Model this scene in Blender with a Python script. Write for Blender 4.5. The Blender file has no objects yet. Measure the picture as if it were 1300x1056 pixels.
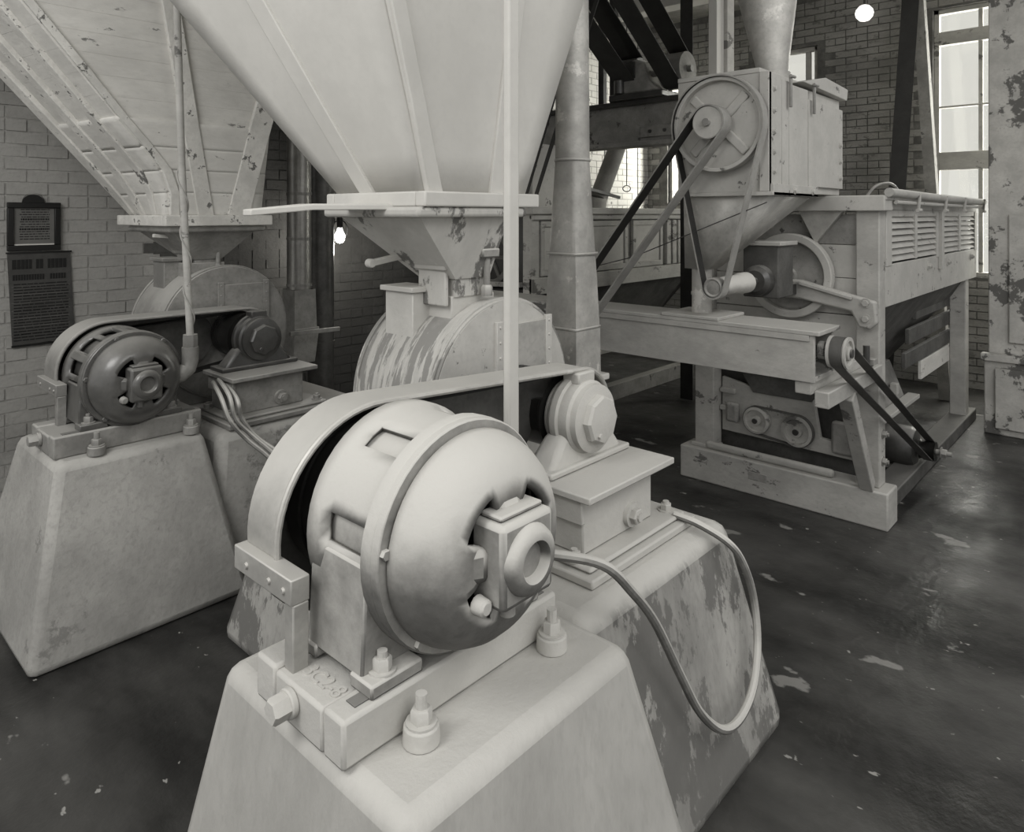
import bpy, bmesh, math, random
from mathutils import Vector, Matrix
from math import sin, cos, pi, radians, acos, atan2, sqrt
random.seed(7)
S = bpy.context.scene
COL = S.collection
# ------------------------------------------------------------------ camera
cam = bpy.data.cameras.new('camera'); camo = bpy.data.objects.new('camera', cam); COL.objects.link(camo)
S.camera = camo
camo.location = (0, 0, 1.8)
camo.rotation_euler = (pi / 2, 0, radians(42.5 - 90))
cam.sensor_width = 36.0; cam.lens = 36.0 * 900 / 1300
cam.shift_y = -(528 - 272) / 1300.0
cam.clip_start = .05
# ------------------------------------------------------------------ world and lights
W = bpy.data.worlds.new('overcast_sky'); S.world = W; W.use_nodes = True
bg = W.node_tree.nodes['Background']; bg.inputs['Color'].default_value = (1, .99, .97, 1); bg.inputs['Strength'].default_value = 1.0

def area_light(name, loc, target, size, power):
    l = bpy.data.lights.new(name, 'AREA'); l.shape = 'RECTANGLE'; l.size, l.size_y = size; l.energy = power
    l.color = (1, .99, .97)
    o = bpy.data.objects.new(name, l); COL.objects.link(o); o.location = loc
    o.rotation_euler = (Vector(target) - Vector(loc)).to_track_quat('-Z', 'Y').to_euler(); return o
area_light('fill_overhead', (.9, -1.6, 3.9), (2.2, 2.4, .9), (2.4, 1.4), 45)  # unseen fill added overhead to brighten the white motor and hopper
area_light('fill_aisle', (-1.6, 1.6, 3.7), (1.6, 4.4, 1.2), (2.0, 1.4), 85)  # unseen fill added to lift the plank hopper and left wall
area_light('fill_gangway', (3.4, -.9, 3.9), (4.7, 2.2, 1.3), (2.0, 1.2), 25)  # unseen fill added for the front of the louvred cleaner
area_light('daylight_tall_window', (9.1, 1.0, 2.7), (4.0, 2.2, 1.4), (1.5, 2.8), 260)
area_light('fill_added_window', (9.1, 3.9, 2.9), (7.2, 5.3, 2.3), (1.0, 1.4), 430)  # fill outside the added window, brightens the white brick wall
S.view_settings.view_transform = 'Standard'; S.view_settings.look = 'None'
S.view_settings.gamma = 1; S.view_settings.use_curve_mapping = False
S.view_settings.exposure = -0.22

# ------------------------------------------------------------------ materials
def tint(g): return (g, g * .982, g * .925, 1)
def mat(name, g, var=.18, dust=0., dustg=.66, rough=.8, metal=0., scale=6., bump=.15, chips=0., chipg=.1,
        chipscale=9., streak=None, dlo=.35, dhi=.8, spec=.3, fine=45., splash=0.):
    m = bpy.data.materials.new(name); m.use_nodes = True
    nt = m.node_tree; N = nt.nodes; L = nt.links
    b = N['Principled BSDF']; b.inputs['Roughness'].default_value = rough; b.inputs['Metallic'].default_value = metal
    b.inputs['Specular IOR Level'].default_value = spec
    tc = N.new('ShaderNodeTexCoord'); mp = N.new('ShaderNodeMapping'); L.new(tc.outputs['Object'], mp.inputs[0])
    if streak: mp.inputs['Scale'].default_value = streak
    def noise(sc, det=5., vec=None, rg=.6):
        n = N.new('ShaderNodeTexNoise'); n.inputs['Scale'].default_value = sc; n.inputs['Detail'].default_value = det
        n.inputs['Roughness'].default_value = rg
        L.new(vec or mp.outputs[0], n.inputs['Vector']); return n.outputs['Fac']
    def ramp(fac, a, c, inv=False):
        r = N.new('ShaderNodeMapRange'); r.inputs['From Min'].default_value = a; r.inputs['From Max'].default_value = c
        if inv: r.inputs['To Min'].default_value = 1; r.inputs['To Max'].default_value = 0
        r.interpolation_type = 'SMOOTHSTEP'
        L.new(fac, r.inputs['Value']); return r.outputs['Result']
    def mix(f, a, c):
        x = N.new('ShaderNodeMix'); x.data_type = 'RGBA'
        if isinstance(f, (int, float)): x.inputs[0].default_value = f
        else: L.new(f, x.inputs[0])
        for s, v in ((6, a), (7, c)):
            if isinstance(v, tuple): x.inputs[s].default_value = v
            else: L.new(v, x.inputs[s])
        return x.outputs[2]
    def mul(a, c):
        x = N.new('ShaderNodeMath'); x.operation = 'MULTIPLY'; x.use_clamp = True
        for i, v in enumerate((a, c)):
            if isinstance(v, (int, float)): x.inputs[i].default_value = v
            else: L.new(v, x.inputs[i])
        return x.outputs[0]
    c = mix(ramp(noise(scale), .3, .7), tint(g * (1 - var)), tint(g * (1 + var)))
    c = mix(mul(ramp(noise(fine, 3.), .45, .7), .35), c, tint(g * (1 - 1.6 * var)))
    if chips: c = mix(ramp(noise(chipscale, 8., None, .7), .66 - .35 * chips, .70 - .35 * chips), c, tint(chipg))
    if splash: c = mix(ramp(noise(3.2, 9., tc.outputs['Object'], .72), .62 - splash * .2, .66 - splash * .2), c, tint(dustg))
    if dust:
        geo = N.new('ShaderNodeNewGeometry'); sx = N.new('ShaderNodeSeparateXYZ'); L.new(geo.outputs['Normal'], sx.inputs[0])
        ad = N.new('ShaderNodeMath'); ad.operation = 'ADD'; L.new(sx.outputs['Z'], ad.inputs[0])
        sc = N.new('ShaderNodeMath'); sc.operation = 'MULTIPLY_ADD'; sc.inputs[1].default_value = .5; sc.inputs[2].default_value = -.25
        L.new(noise(11., 6., tc.outputs['Object']), sc.inputs[0]); L.new(sc.outputs[0], ad.inputs[1])
        c = mix(mul(ramp(ad.outputs[0], dlo, dhi), dust), c, tint(dustg))
    L.new(c, b.inputs['Base Color'])
    if bump:
        bp = N.new('ShaderNodeBump'); bp.inputs['Strength'].default_value = bump; bp.inputs['Distance'].default_value = .01
        L.new(noise(fine * .7, 4.), bp.inputs['Height']); L.new(bp.outputs[0], b.inputs['Normal'])
    return m
def emis(name, g, s):
    m = bpy.data.materials.new(name); m.use_nodes = True; b = m.node_tree.nodes['Principled BSDF']
    b.inputs['Base Color'].default_value = tint(g); b.inputs['Emission Color'].default_value = (1, .98, .93, 1)
    b.inputs['Emission Strength'].default_value = s; return m
def glassmat(name):
    m = bpy.data.materials.new(name); m.use_nodes = True; nt = m.node_tree; N = nt.nodes; L = nt.links
    N.remove(N['Principled BSDF']); o = N['Material Output']
    t = N.new('ShaderNodeBsdfTransparent'); t.inputs[0].default_value = (.93, .93, .9, 1)
    g = N.new('ShaderNodeBsdfGlossy'); g.inputs['Roughness'].default_value = .05
    x = N.new('ShaderNodeMixShader'); x.inputs[0].default_value = .06
    L.new(t.outputs[0], x.inputs[1]); L.new(g.outputs[0], x.inputs[2]); L.new(x.outputs[0], o.inputs[0]); return m
M = {
 'white': mat('whitewashed_board', .56, .05, bump=.12, scale=3, fine=30),
 'white_worn': mat('worn_whitewash', .60, .10, chips=.10, chipg=.2, chipscale=13, streak=(.4, .4, 1), bump=.3),
 'white_batten': mat('chipped_batten', .60, .14, chips=.22, chipg=.14, chipscale=12, bump=.4),
 'floured': mat('flour_coated_iron', .13, .25, dust=1, dustg=.56, dlo=-.25, dhi=.38, bump=.2, rough=.75),  # flour whitens the tops; darker undersides also have shade put into the colour
 'floured_thick': mat('thick_flour_coat', .32, .15, dust=1, dustg=.55, dlo=-.6, dhi=.2, bump=.3, chips=.12, chipg=.18),
 'floured_drum': mat('streaked_sheet_iron', .46, .12, bump=.1, streak=(.9, 6, .9), chips=.50, chipg=.24, chipscale=3.2, rough=.6, dust=1, dustg=.56, dlo=.75, dhi=1.05),
 'drum_face': mat('floury_end_plate', .50, .1, bump=.15, chips=.15, chipg=.2, chipscale=14),
 'funnel': mat('floury_funnel', .48, .1, bump=.1, chips=.3, chipg=.16, chipscale=5, streak=(1, 1, .5)),
 'sheet': mat('galvanised_sheet', .42, .2, dust=.8, dustg=.6, dlo=.0, dhi=.7, rough=.5, metal=.25, bump=.08, splash=.2),
 'sheet_dark': mat('sooty_sheet', .10, .3, dust=.5, dustg=.4, rough=.4, metal=.3, bump=.08),
 'concrete': mat('pale_concrete', .42, .14, chips=.16, chipg=.25, chipscale=4, streak=(1, 1, .4), bump=.35, scale=3, dust=.9, dustg=.55, dlo=.2, dhi=.8),
 'concrete_scuffed': mat('scuffed_concrete', .34, .25, chips=.50, chipg=.17, chipscale=7, bump=.4, scale=4, streak=(1, 1, .45), dust=1., dustg=.55, dlo=.2, dhi=.8),
 'concrete_left': mat('grey_concrete', .34, .2, chips=.24, chipg=.22, chipscale=3, bump=.35, scale=2.5, dust=.5, dustg=.5),
 'iron': mat('dark_iron', .05, .3, dust=.7, dustg=.3, rough=.35, spec=.6, bump=.1, dlo=.3, dhi=1.),
 'iron_grey': mat('grey_iron', .24, .25, dust=.8, dustg=.45, rough=.5, bump=.15, dlo=.1, dhi=.8),
 'motor_left': mat('glossy_motor_paint', .09, .25, dust=.55, dustg=.36, rough=.28, spec=.7, bump=.06, dlo=.1, dhi=1.),
 'black': mat('black_rubber_and_shade', .016, .3, rough=.5, bump=.05),
 'pulley': mat('polished_pulley', .03, .3, rough=.3, metal=.4, bump=.03),
 'belt_light': mat('dusty_lit_belt', .30, .15, rough=.8, bump=.1),  # pale outer faces: flour dust and window light painted together
 'belt_dark': mat('dark_belt', .03, .2, rough=.6, bump=.1),
 'belt_mid': mat('leather_belt', .10, .2, rough=.6, bump=.1),
 'wood': mat('painted_wood', .40, .14, chips=.22, chipg=.14, chipscale=5, bump=.25, dust=.6, dustg=.55, streak=(.6, .6, 1)),
 'wood_grey': mat('grey_wood', .25, .2, chips=.2, chipg=.09, bump=.3, dust=.6, dustg=.5),
 'wood_dark': mat('dark_wood', .09, .25, bump=.2, dust=.4, dustg=.3),
 'panel': mat('cream_panel', .44, .08, chips=.12, chipg=.15, bump=.1, dust=.4, dustg=.55),
 'brick': mat('painted_brick', .33, .2, chips=.16, chipg=.26, chipscale=7, bump=.4, scale=2.2),
 'brick_dark': mat('dark_brick', .07, .25, chips=.2, chipg=.06, chipscale=5, bump=.4, scale=2.2),  # much darker bricks for the middle stretch of the left wall
 'brick_white': mat('white_brick', .62, .12, chips=.2, chipg=.2, chipscale=4, bump=.4, scale=2),
 'mortar': mat('mortar', .32, .2, bump=.3),
 'plaster': mat('peeling_plaster', .5, .14, chips=.34, chipg=.14, chipscale=4.5, bump=.4),
 'ceiling': mat('ceiling_boards', .25, .2, bump=.3),
 'paper': mat('aged_paper', .13, .1, bump=.05), 'paper_dark': mat('dark_poster', .055, .2, bump=.05),
 'ink': mat('ink', .012, .1, bump=0), 'frame': mat('black_frame', .012, .2, rough=.4, bump=.05),
 'rope': mat('cord', .35, .2), 'cable': mat('cable_sheath', .16, .3, dust=1, dustg=.6, dlo=-.1, dhi=.6),
 'glass': glassmat('window_glass'), 'bulb': emis('lit_bulb', .8, 14.), 'globe': emis('lit_globe', .8, 1.6),
}
def floor_material():
    m = bpy.data.materials.new('oily_floor'); m.use_nodes = True; nt = m.node_tree; N = nt.nodes; L = nt.links
    b = N['Principled BSDF']; tc = N.new('ShaderNodeTexCoord')
    def noise(sc, det, st=None, rg=.6):
        n = N.new('ShaderNodeTexNoise'); n.inputs['Scale'].default_value = sc; n.inputs['Detail'].default_value = det; n.inputs['Roughness'].default_value = rg
        mp = N.new('ShaderNodeMapping'); L.new(tc.outputs['Object'], mp.inputs[0])
        if st: mp.inputs['Scale'].default_value = st; mp.inputs['Rotation'].default_value = (0, 0, .5)
        L.new(mp.outputs[0], n.inputs['Vector']); return n.outputs['Fac']
    def ramp(f, a, c, o0=0., o1=1.):
        r = N.new('ShaderNodeMapRange'); r.inputs[1].default_value = a; r.inputs[2].default_value = c; r.inputs[3].default_value = o0; r.inputs[4].default_value = o1
        L.new(f, r.inputs[0]); return r.outputs[0]
    def mix(f, a, c):
        x = N.new('ShaderNodeMix'); x.data_type = 'RGBA'; L.new(f, x.inputs[0])
        for s, v in ((6, a), (7, c)):
            if isinstance(v, tuple): x.inputs[s].default_value = v
            else: L.new(v, x.inputs[s])
        return x.outputs[2]
    c = mix(ramp(noise(1.3, 6, (1, .45, 1)), .40, .72), tint(.016), tint(.12))
    c = mix(ramp(noise(5.5, 5, (1, .6, 1), .5), .66, .685), c, tint(.26))
    c = mix(ramp(noise(19, 3, (1, .6, 1)), .69, .72), c, tint(.36))
    L.new(c, b.inputs['Base Color']); L.new(ramp(noise(3, 4), .3, .7, .28, .6), b.inputs['Roughness'])
    bp = N.new('ShaderNodeBump'); bp.inputs['Strength'].default_value = .35; bp.inputs['Distance'].default_value = .02
    L.new(noise(9, 6), bp.inputs['Height']); L.new(bp.outputs[0], b.inputs['Normal']); return m
M['floor'] = floor_material()

# ------------------------------------------------------------------ mesh helpers
def V(*a): return Vector(a[0]) if len(a) == 1 else Vector(a)
def basis(ax):
    ax = V(ax).normalized(); h = Vector((0, 0, 1)) if abs(ax.z) < .95 else Vector((1, 0, 0))
    u = h.cross(ax).normalized(); return u, ax.cross(u), ax
class MB:
    def __init__(s): s.v = []; s.f = []
    def add(s, vs, fs):
        o = len(s.v); s.v += [tuple(v) for v in vs]; s.f += [tuple(i + o for i in f) for f in fs]; return s
    def hexa(s, a):      # 8 points: bottom ring 4, top ring 4
        return s.add(a, [(3, 2, 1, 0), (4, 5, 6, 7), (0, 1, 5, 4), (1, 2, 6, 5), (2, 3, 7, 6), (3, 0, 4, 7)])
    def box(s, x0, x1, y0, y1, z0, z1):
        return s.hexa([(x0, y0, z0), (x1, y0, z0), (x1, y1, z0), (x0, y1, z0), (x0, y0, z1), (x1, y0, z1), (x1, y1, z1), (x0, y1, z1)])
    def frustum(s, r0, z0, r1, z1):   # r = (x0,x1,y0,y1)
        return s.hexa([(r0[0], r0[2], z0), (r0[1], r0[2], z0), (r0[1], r0[3], z0), (r0[0], r0[3], z0), (r1[0], r1[2], z1), (r1[1], r1[2], z1), (r1[1], r1[3], z1), (r1[0], r1[3], z1)])
    def bar(s, p, q, w, h, up=(0, 0, 1)):
        p, q = V(p), V(q); d = (q - p).normalized(); sd = d.cross(V(up))
        if sd.length < 1e-4: sd = d.cross(Vector((1, 0, 0)))
        sd.normalize(); u = sd.cross(d); a = sd * w / 2; b = u * h / 2
        return s.hexa([p - a - b, p + a - b, q + a - b, q - a - b, p - a + b, p + a + b, q + a + b, q - a + b])
    def slab(s, quad, t):
        a = [V(p) for p in quad]; n = (a[1] - a[0]).cross(a[3] - a[0]).normalized() * t
        return s.hexa([*(p - n for p in a), *a])
    def lathe(s, o, ax, prof, n=32, a0=0., a1=2 * pi, cap=True):
        u, w, ax = basis(ax); o = V(o); full = abs(a1 - a0 - 2 * pi) < 1e-6; k = n if full else n + 1
        vs = []
        for r, t in prof:
            for i in range(k):
                a = a0 + (a1 - a0) * i / n; vs.append(o + ax * t + u * (r * cos(a)) + w * (r * sin(a)))
        fs = []
        for j in range(len(prof) - 1):
            for i in range(n):
                i2 = (i + 1) % k if full else i + 1
                fs.append((j * k + i, j * k + i2, (j + 1) * k + i2, (j + 1) * k + i))
        if cap and full:
            if prof[0][0] > 1e-5: fs.append(tuple(reversed(range(k))))
            if prof[-1][0] > 1e-5: fs.append(tuple((len(prof) - 1) * k + i for i in range(k)))
        return s.add(vs, fs)
    def ring(s, o, ax, ri, ro, t0, t1, n=36):
        u, w, ax = basis(ax); o = V(o); vs = []
        for r, t in ((ri, t0), (ro, t0), (ro, t1), (ri, t1)):
            for i in range(n):
                a = 2 * pi * i / n; vs.append(o + ax * t + u * (r * cos(a)) + w * (r * sin(a)))
        return s.add(vs, [(j * n + i, j * n + (i + 1) % n, ((j + 1) % 4) * n + (i + 1) % n, ((j + 1) % 4) * n + i) for j in range(4) for i in range(n)])
    def cyl(s, p, q, r0, r1=None, n=20):
        p, q = V(p), V(q); return s.lathe(p, q - p, [(r0, 0), (r0 if r1 is None else r1, (q - p).length)], n)
    def hexn(s, p, ax, r, h):
        return s.lathe(p, ax, [(r, 0), (r, h * .85), (r * .86, h)], 6)
    def tube(s, path, r, n=10):
        path = [V(p) for p in path]; vs = []; pu = None
        for i, p in enumerate(path):
            d = (path[min(i + 1, len(path) - 1)] - path[max(i - 1, 0)]).normalized()
            if pu is None: pu = basis(d)[0]
            pu = (pu - d * pu.dot(d)).normalized(); w = d.cross(pu)
            for j in range(n):
                a = 2 * pi * j / n; vs.append(p + pu * (r * cos(a)) + w * (r * sin(a)))
        k = len(path)
        fs = [(i * n + j, i * n + (j + 1) % n, (i + 1) * n + (j + 1) % n, (i + 1) * n + j) for i in range(k - 1) for j in range(n)]
        fs += [tuple(reversed(range(n))), tuple((k - 1) * n + j for j in range(n))]
        return s.add(vs, fs)
    def prism(s, poly, ext):
        a = [V(p) for p in poly]; e = V(ext); n = len(a)
        return s.add(a + [p + e for p in a], [tuple(reversed(range(n))), tuple(range(n, 2 * n))] + [(i, (i + 1) % n, n + (i + 1) % n, n + i) for i in range(n)])
    def build(s, name, m, parent=None, bevel=0., smooth=35, solid=0., sub=0):
        me = bpy.data.meshes.new(name)
        org = parent_world(parent) if parent else Vector((0, 0, 0))
        me.from_pydata([tuple(Vector(v) - org) for v in s.v], [], s.f)
        bm = bmesh.new(); bm.from_mesh(me); bmesh.ops.recalc_face_normals(bm, faces=bm.faces[:]); bm.to_mesh(me); bm.free()
        me.materials.append(M[m] if isinstance(m, str) else m)
        if smooth:
            me.polygons.foreach_set('use_smooth', [True] * len(me.polygons)); me.set_sharp_from_angle(angle=radians(smooth))
        o = bpy.data.objects.new(name, me); COL.objects.link(o)
        if parent: o.parent = parent
        if solid:
            sm = o.modifiers.new('thickness', 'SOLIDIFY'); sm.thickness = solid; sm.offset = 0
        if sub:
            sb = o.modifiers.new('subdivision', 'SUBSURF'); sb.levels = sb.render_levels = sub
        if bevel:
            bv = o.modifiers.new('bevel', 'BEVEL'); bv.width = bevel; bv.segments = 2; bv.limit_method = 'ANGLE'; bv.angle_limit = radians(40); bv.harden_normals = False
        return o
def parent_world(p):
    w = Vector((0, 0, 0))
    while p: w += p.location; p = p.parent
    return w
def thing(name, label, cat, loc, group=None):
    o = bpy.data.objects.new(name, None); COL.objects.link(o); o.location = loc; o.empty_display_size = .1
    o['label'] = label; o['category'] = cat
    if group: o['group'] = group
    return o
def tag(o, label, cat, group=None):
    o['label'] = label; o['category'] = cat
    if group: o['group'] = group
    return o
def solo(mb, name, m, label, cat, loc, group=None, **k):     # a thing that is a single mesh, with its origin at its base
    o = mb.build(name, m, None, **k); off = Vector(loc)
    for v in o.data.vertices: v.co -= off
    o.location = off; return tag(o, label, cat, group)
def struct(o): o['kind'] = 'structure'; return o
def bolt(parent, p, ax, r=.016, h=.02, m='iron_grey', stud=0., washer=True):
    b = MB(); ax = V(ax).normalized(); p = V(p)
    if washer: b.lathe(p, ax, [(r * 1.45, 0), (r * 1.45, .004)], 16); p = p + ax * .004
    b.hexn(p, ax, r, h)
    if stud: b.cyl(p + ax * h, p + ax * (h + stud), r * .55, n=10)
    return b.build('bolt', m, parent)
def loop2(c1, r1, c2, r2, n=24):      # outline of a belt round two pulleys, 2-D
    dx, dy = c2[0] - c1[0], c2[1] - c1[1]; D = sqrt(dx * dx + dy * dy); th = atan2(dy, dx); a = acos((r1 - r2) / D); out = []
    for i in range(n + 1):
        t = th + a + (2 * pi - 2 * a) * i / n; out.append((c1[0] + r1 * cos(t), c1[1] + r1 * sin(t)))
    for i in range(n + 1):
        t = th - a + 2 * a * i / n; out.append((c2[0] + r2 * cos(t), c2[1] + r2 * sin(t)))
    return out
def two_tone(o, m2):        # inner face of a belt loop in a second, darker material that paints its shade
    o.data.materials.append(M[m2])
    for i, p in enumerate(o.data.polygons):
        if i % 4 == 3: p.material_index = 1
    return o
def ribbon(mb, inner, outer, mp, w0, w1, closed=True):
    n = len(inner); vs = []
    for p, q in zip(inner, outer): vs += [mp(p, w0), mp(q, w0), mp(q, w1), mp(p, w1)]
    fs = []
    for i in range(n if closed else n - 1):
        j = (i + 1) % n
        for k in range(4):
            l = (k + 1) % 4; fs.append((4 * i + k, 4 * i + l, 4 * j + l, 4 * j + k))
    if not closed: fs += [(0, 1, 2, 3), (4 * n - 1, 4 * n - 2, 4 * n - 3, 4 * n - 4)]
    return mb.add(vs, fs)
XZ = lambda p, w: (p[0], w, p[1])
YZ = lambda p, w: (w, p[0], p[1])

# ================================================================== THE ROOM
fl = MB().box(-6, 11, -6, 7.5, -.1, 0).build('floor', 'floor', smooth=0); struct(fl)
YW, XW, ZC = 5.3, 8.6, 4.4
wl = MB().box(-1.2, XW + .3, YW + .006, YW + .35, 0, ZC).build('wall_left', 'mortar', smooth=0); struct(wl)
BW, BH, J = .232, .080, .010
def brick_mesh(name, w, h, m, d=.03):
    b = MB().box(-w / 2, w / 2, 0, d, 0, h); o = b.build(name, m, None, bevel=.004, smooth=0)
    return o
bricks = []; row = 0; z = 0.
while z < ZC - .09:
    x = -1.2 + (.116 if row % 2 else 0); hdr = row % 6 == 5
    w = BW if not hdr else BW / 2
    while x < XW:
        bricks.append((x + w / 2, z, w)); x += w
    z += BH; row += 1
tpl = {}
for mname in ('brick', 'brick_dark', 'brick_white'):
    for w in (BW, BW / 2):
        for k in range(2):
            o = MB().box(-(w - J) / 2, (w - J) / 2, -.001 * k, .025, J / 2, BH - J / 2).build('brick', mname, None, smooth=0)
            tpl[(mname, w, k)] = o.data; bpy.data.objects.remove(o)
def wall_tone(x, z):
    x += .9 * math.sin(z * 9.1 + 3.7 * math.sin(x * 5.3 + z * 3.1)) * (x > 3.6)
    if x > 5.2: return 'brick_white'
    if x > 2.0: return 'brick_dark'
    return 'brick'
vis = sorted([b for b in bricks if (.95 < b[0] < 1.95 and .55 < b[1] < 2.5 - .55 * (b[0] - .95)) or (3.15 < b[0] < 3.9 and .15 < b[1] < 1.15)], key=lambda b: abs(b[0] - 1.4) * 1.2 + abs(b[1] - 1.2))[:298]
vset = set(vis)
rng = random.Random(3)
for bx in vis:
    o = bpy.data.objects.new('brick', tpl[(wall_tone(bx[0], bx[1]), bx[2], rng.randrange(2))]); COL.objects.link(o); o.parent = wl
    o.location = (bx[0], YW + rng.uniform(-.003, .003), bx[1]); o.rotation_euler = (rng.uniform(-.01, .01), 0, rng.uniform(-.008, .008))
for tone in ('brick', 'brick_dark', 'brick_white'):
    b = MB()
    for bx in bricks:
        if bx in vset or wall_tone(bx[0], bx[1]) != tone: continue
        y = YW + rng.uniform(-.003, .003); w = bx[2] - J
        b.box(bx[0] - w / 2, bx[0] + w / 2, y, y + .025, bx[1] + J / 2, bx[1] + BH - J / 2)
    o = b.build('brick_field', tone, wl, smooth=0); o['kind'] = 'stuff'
o = MB().box(2.0, 4.6, YW + .0045, YW + .0065, 0, ZC).build('dark_mortar_sheet', 'brick_dark', wl, smooth=0)  # thin dark sheet over the joints between the dark bricks
# back wall with two window openings and a third added for its light
W1 = (.25, 1.80, 1.15, 3.98); W2 = (3.0, 3.75, 3.36, 3.80); W3 = (4.15, 5.0, 1.95, 3.55)
b = MB(); X0, X1 = XW + .012, XW + .35
b.box(X0, X1, -4, W1[0], 0, ZC); b.box(X0, X1, W1[0], W1[1], 0, W1[2]); b.box(X0, X1, W1[0], W1[1], W1[3], ZC)
b.box(X0, X1, W1[1], W2[0], 0, ZC); b.box(X0, X1, W2[0], W2[1], 0, W2[2]); b.box(X0, X1, W2[0], W2[1], W2[3], ZC); b.box(X0, X1, W2[1], W3[0], 0, ZC); b.box(X0, X1, W3[0], W3[1], 0, W3[2]); b.box(X0, X1, W3[0], W3[1], W3[3], ZC); b.box(X0, X1, W3[1], YW + .35, 0, ZC)
wb = b.build('wall_back', mat('grey_mortar', .13, .3, bump=.3), smooth=0); struct(wb)
b = MB(); z = 0.; row = 0
while z < ZC - .09:
    y = -1.5 + (.116 if row % 2 else 0); w = BW if row % 6 != 5 else BW / 2
    while y < YW:
        inw = any(y + w > q[0] - .02 and y < q[1] + .02 and z + BH > q[2] - .02 and z < q[3] + .02 for q in (W1, W2, W3))
        if not inw:
            x = XW + rng.uniform(-.006, .006); b.box(x, x + .03, y + J / 2, y + w - J / 2, z + J / 2, z + BH - J / 2)
        y += w
    z += BH; row += 1
o = b.build('brick_field', mat('worn_limewash_brick', .26, .25, chips=.28, chipg=.16, chipscale=5, streak=(1, 1, 2), bump=.4, scale=1.5), wb, smooth=0); o['kind'] = 'stuff'
cl = MB().box(-.6, XW + .3, -.6, YW + .35, ZC, ZC + .15).build('ceiling', 'ceiling', smooth=0); struct(cl)
# windows
def window(name, q, hz, vt, tilt=0.):
    y0, y1, z0, z1 = q
    fr = bpy.data.objects.new(name, None); COL.objects.link(fr); fr.location = (XW + .12, (y0 + y1) / 2, z0); struct(fr)
    xa, xb = XW + .06, XW + .14
    for nm, a in (('jamb', (y0, y0 + .05, z0, z1)), ('jamb', (y1 - .05, y1, z0, z1)), ('head', (y0, y1, z1 - .05, z1)), ('sill', (y0, y1, z0, z0 + .05))):
        MB().box(xa, xb, *a).build('window_' + nm, 'wood', fr, bevel=.005)
    for za, zb in hz: MB().box(xa, xb, y0 + .05, y1 - .05, za, zb).build('transom', 'wood', fr, bevel=.005)
    for ya, yb in vt: MB().box(xa + .02, xb - .02, ya, yb, z0 + .05, z1 - .05).build('mullion', 'wood', fr, bevel=.004)
    zs = [z0 + .05] + [v for h in hz for v in h] + [z1 - .05]; ys = [y0 + .05] + [v for h in vt for v in h] + [y1 - .05]
    for i in range(0, len(zs), 2):
        for j in range(0, len(ys), 2):
            MB().box(XW + .095, XW + .10, ys[j], ys[j + 1], zs[i], zs[i + 1]).build('pane', 'glass', fr, smooth=0)
window('window_1', W1, [(2.27, 2.46), (2.93, 2.95), (3.60, 3.74)], [(.80, .83), (1.36, 1.40)])
window('window_2', W2, [], [(3.10, 3.16)])
window('window_3', W3, [(2.7, 2.75)], [(4.56, 4.60)])  # added window, put in to account for the bright white wall
# peeling pillar by the window, with its boxed base
pl = MB().box(7.0, 7.35, .2, 1.06, .0, ZC).build('trim_1', 'plaster', bevel=.01); struct(pl)
MB().box(6.975, 7.0, .30, .92, .75, 1.80).build('raised_panel', 'plaster', pl, bevel=.012)
MB().box(6.94, 7.0, .2, 1.08, .0, .62).build('plinth_board', 'plaster', pl, bevel=.01)
MB().box(6.90, 7.0, .2, 1.10, .60, .66).build('plinth_cap', 'plaster', pl, bevel=.008)
MB().box(6.90, 6.94, .3, 1.0, .06, .55).build('plinth_panel', 'plaster', pl, bevel=.008)

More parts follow.
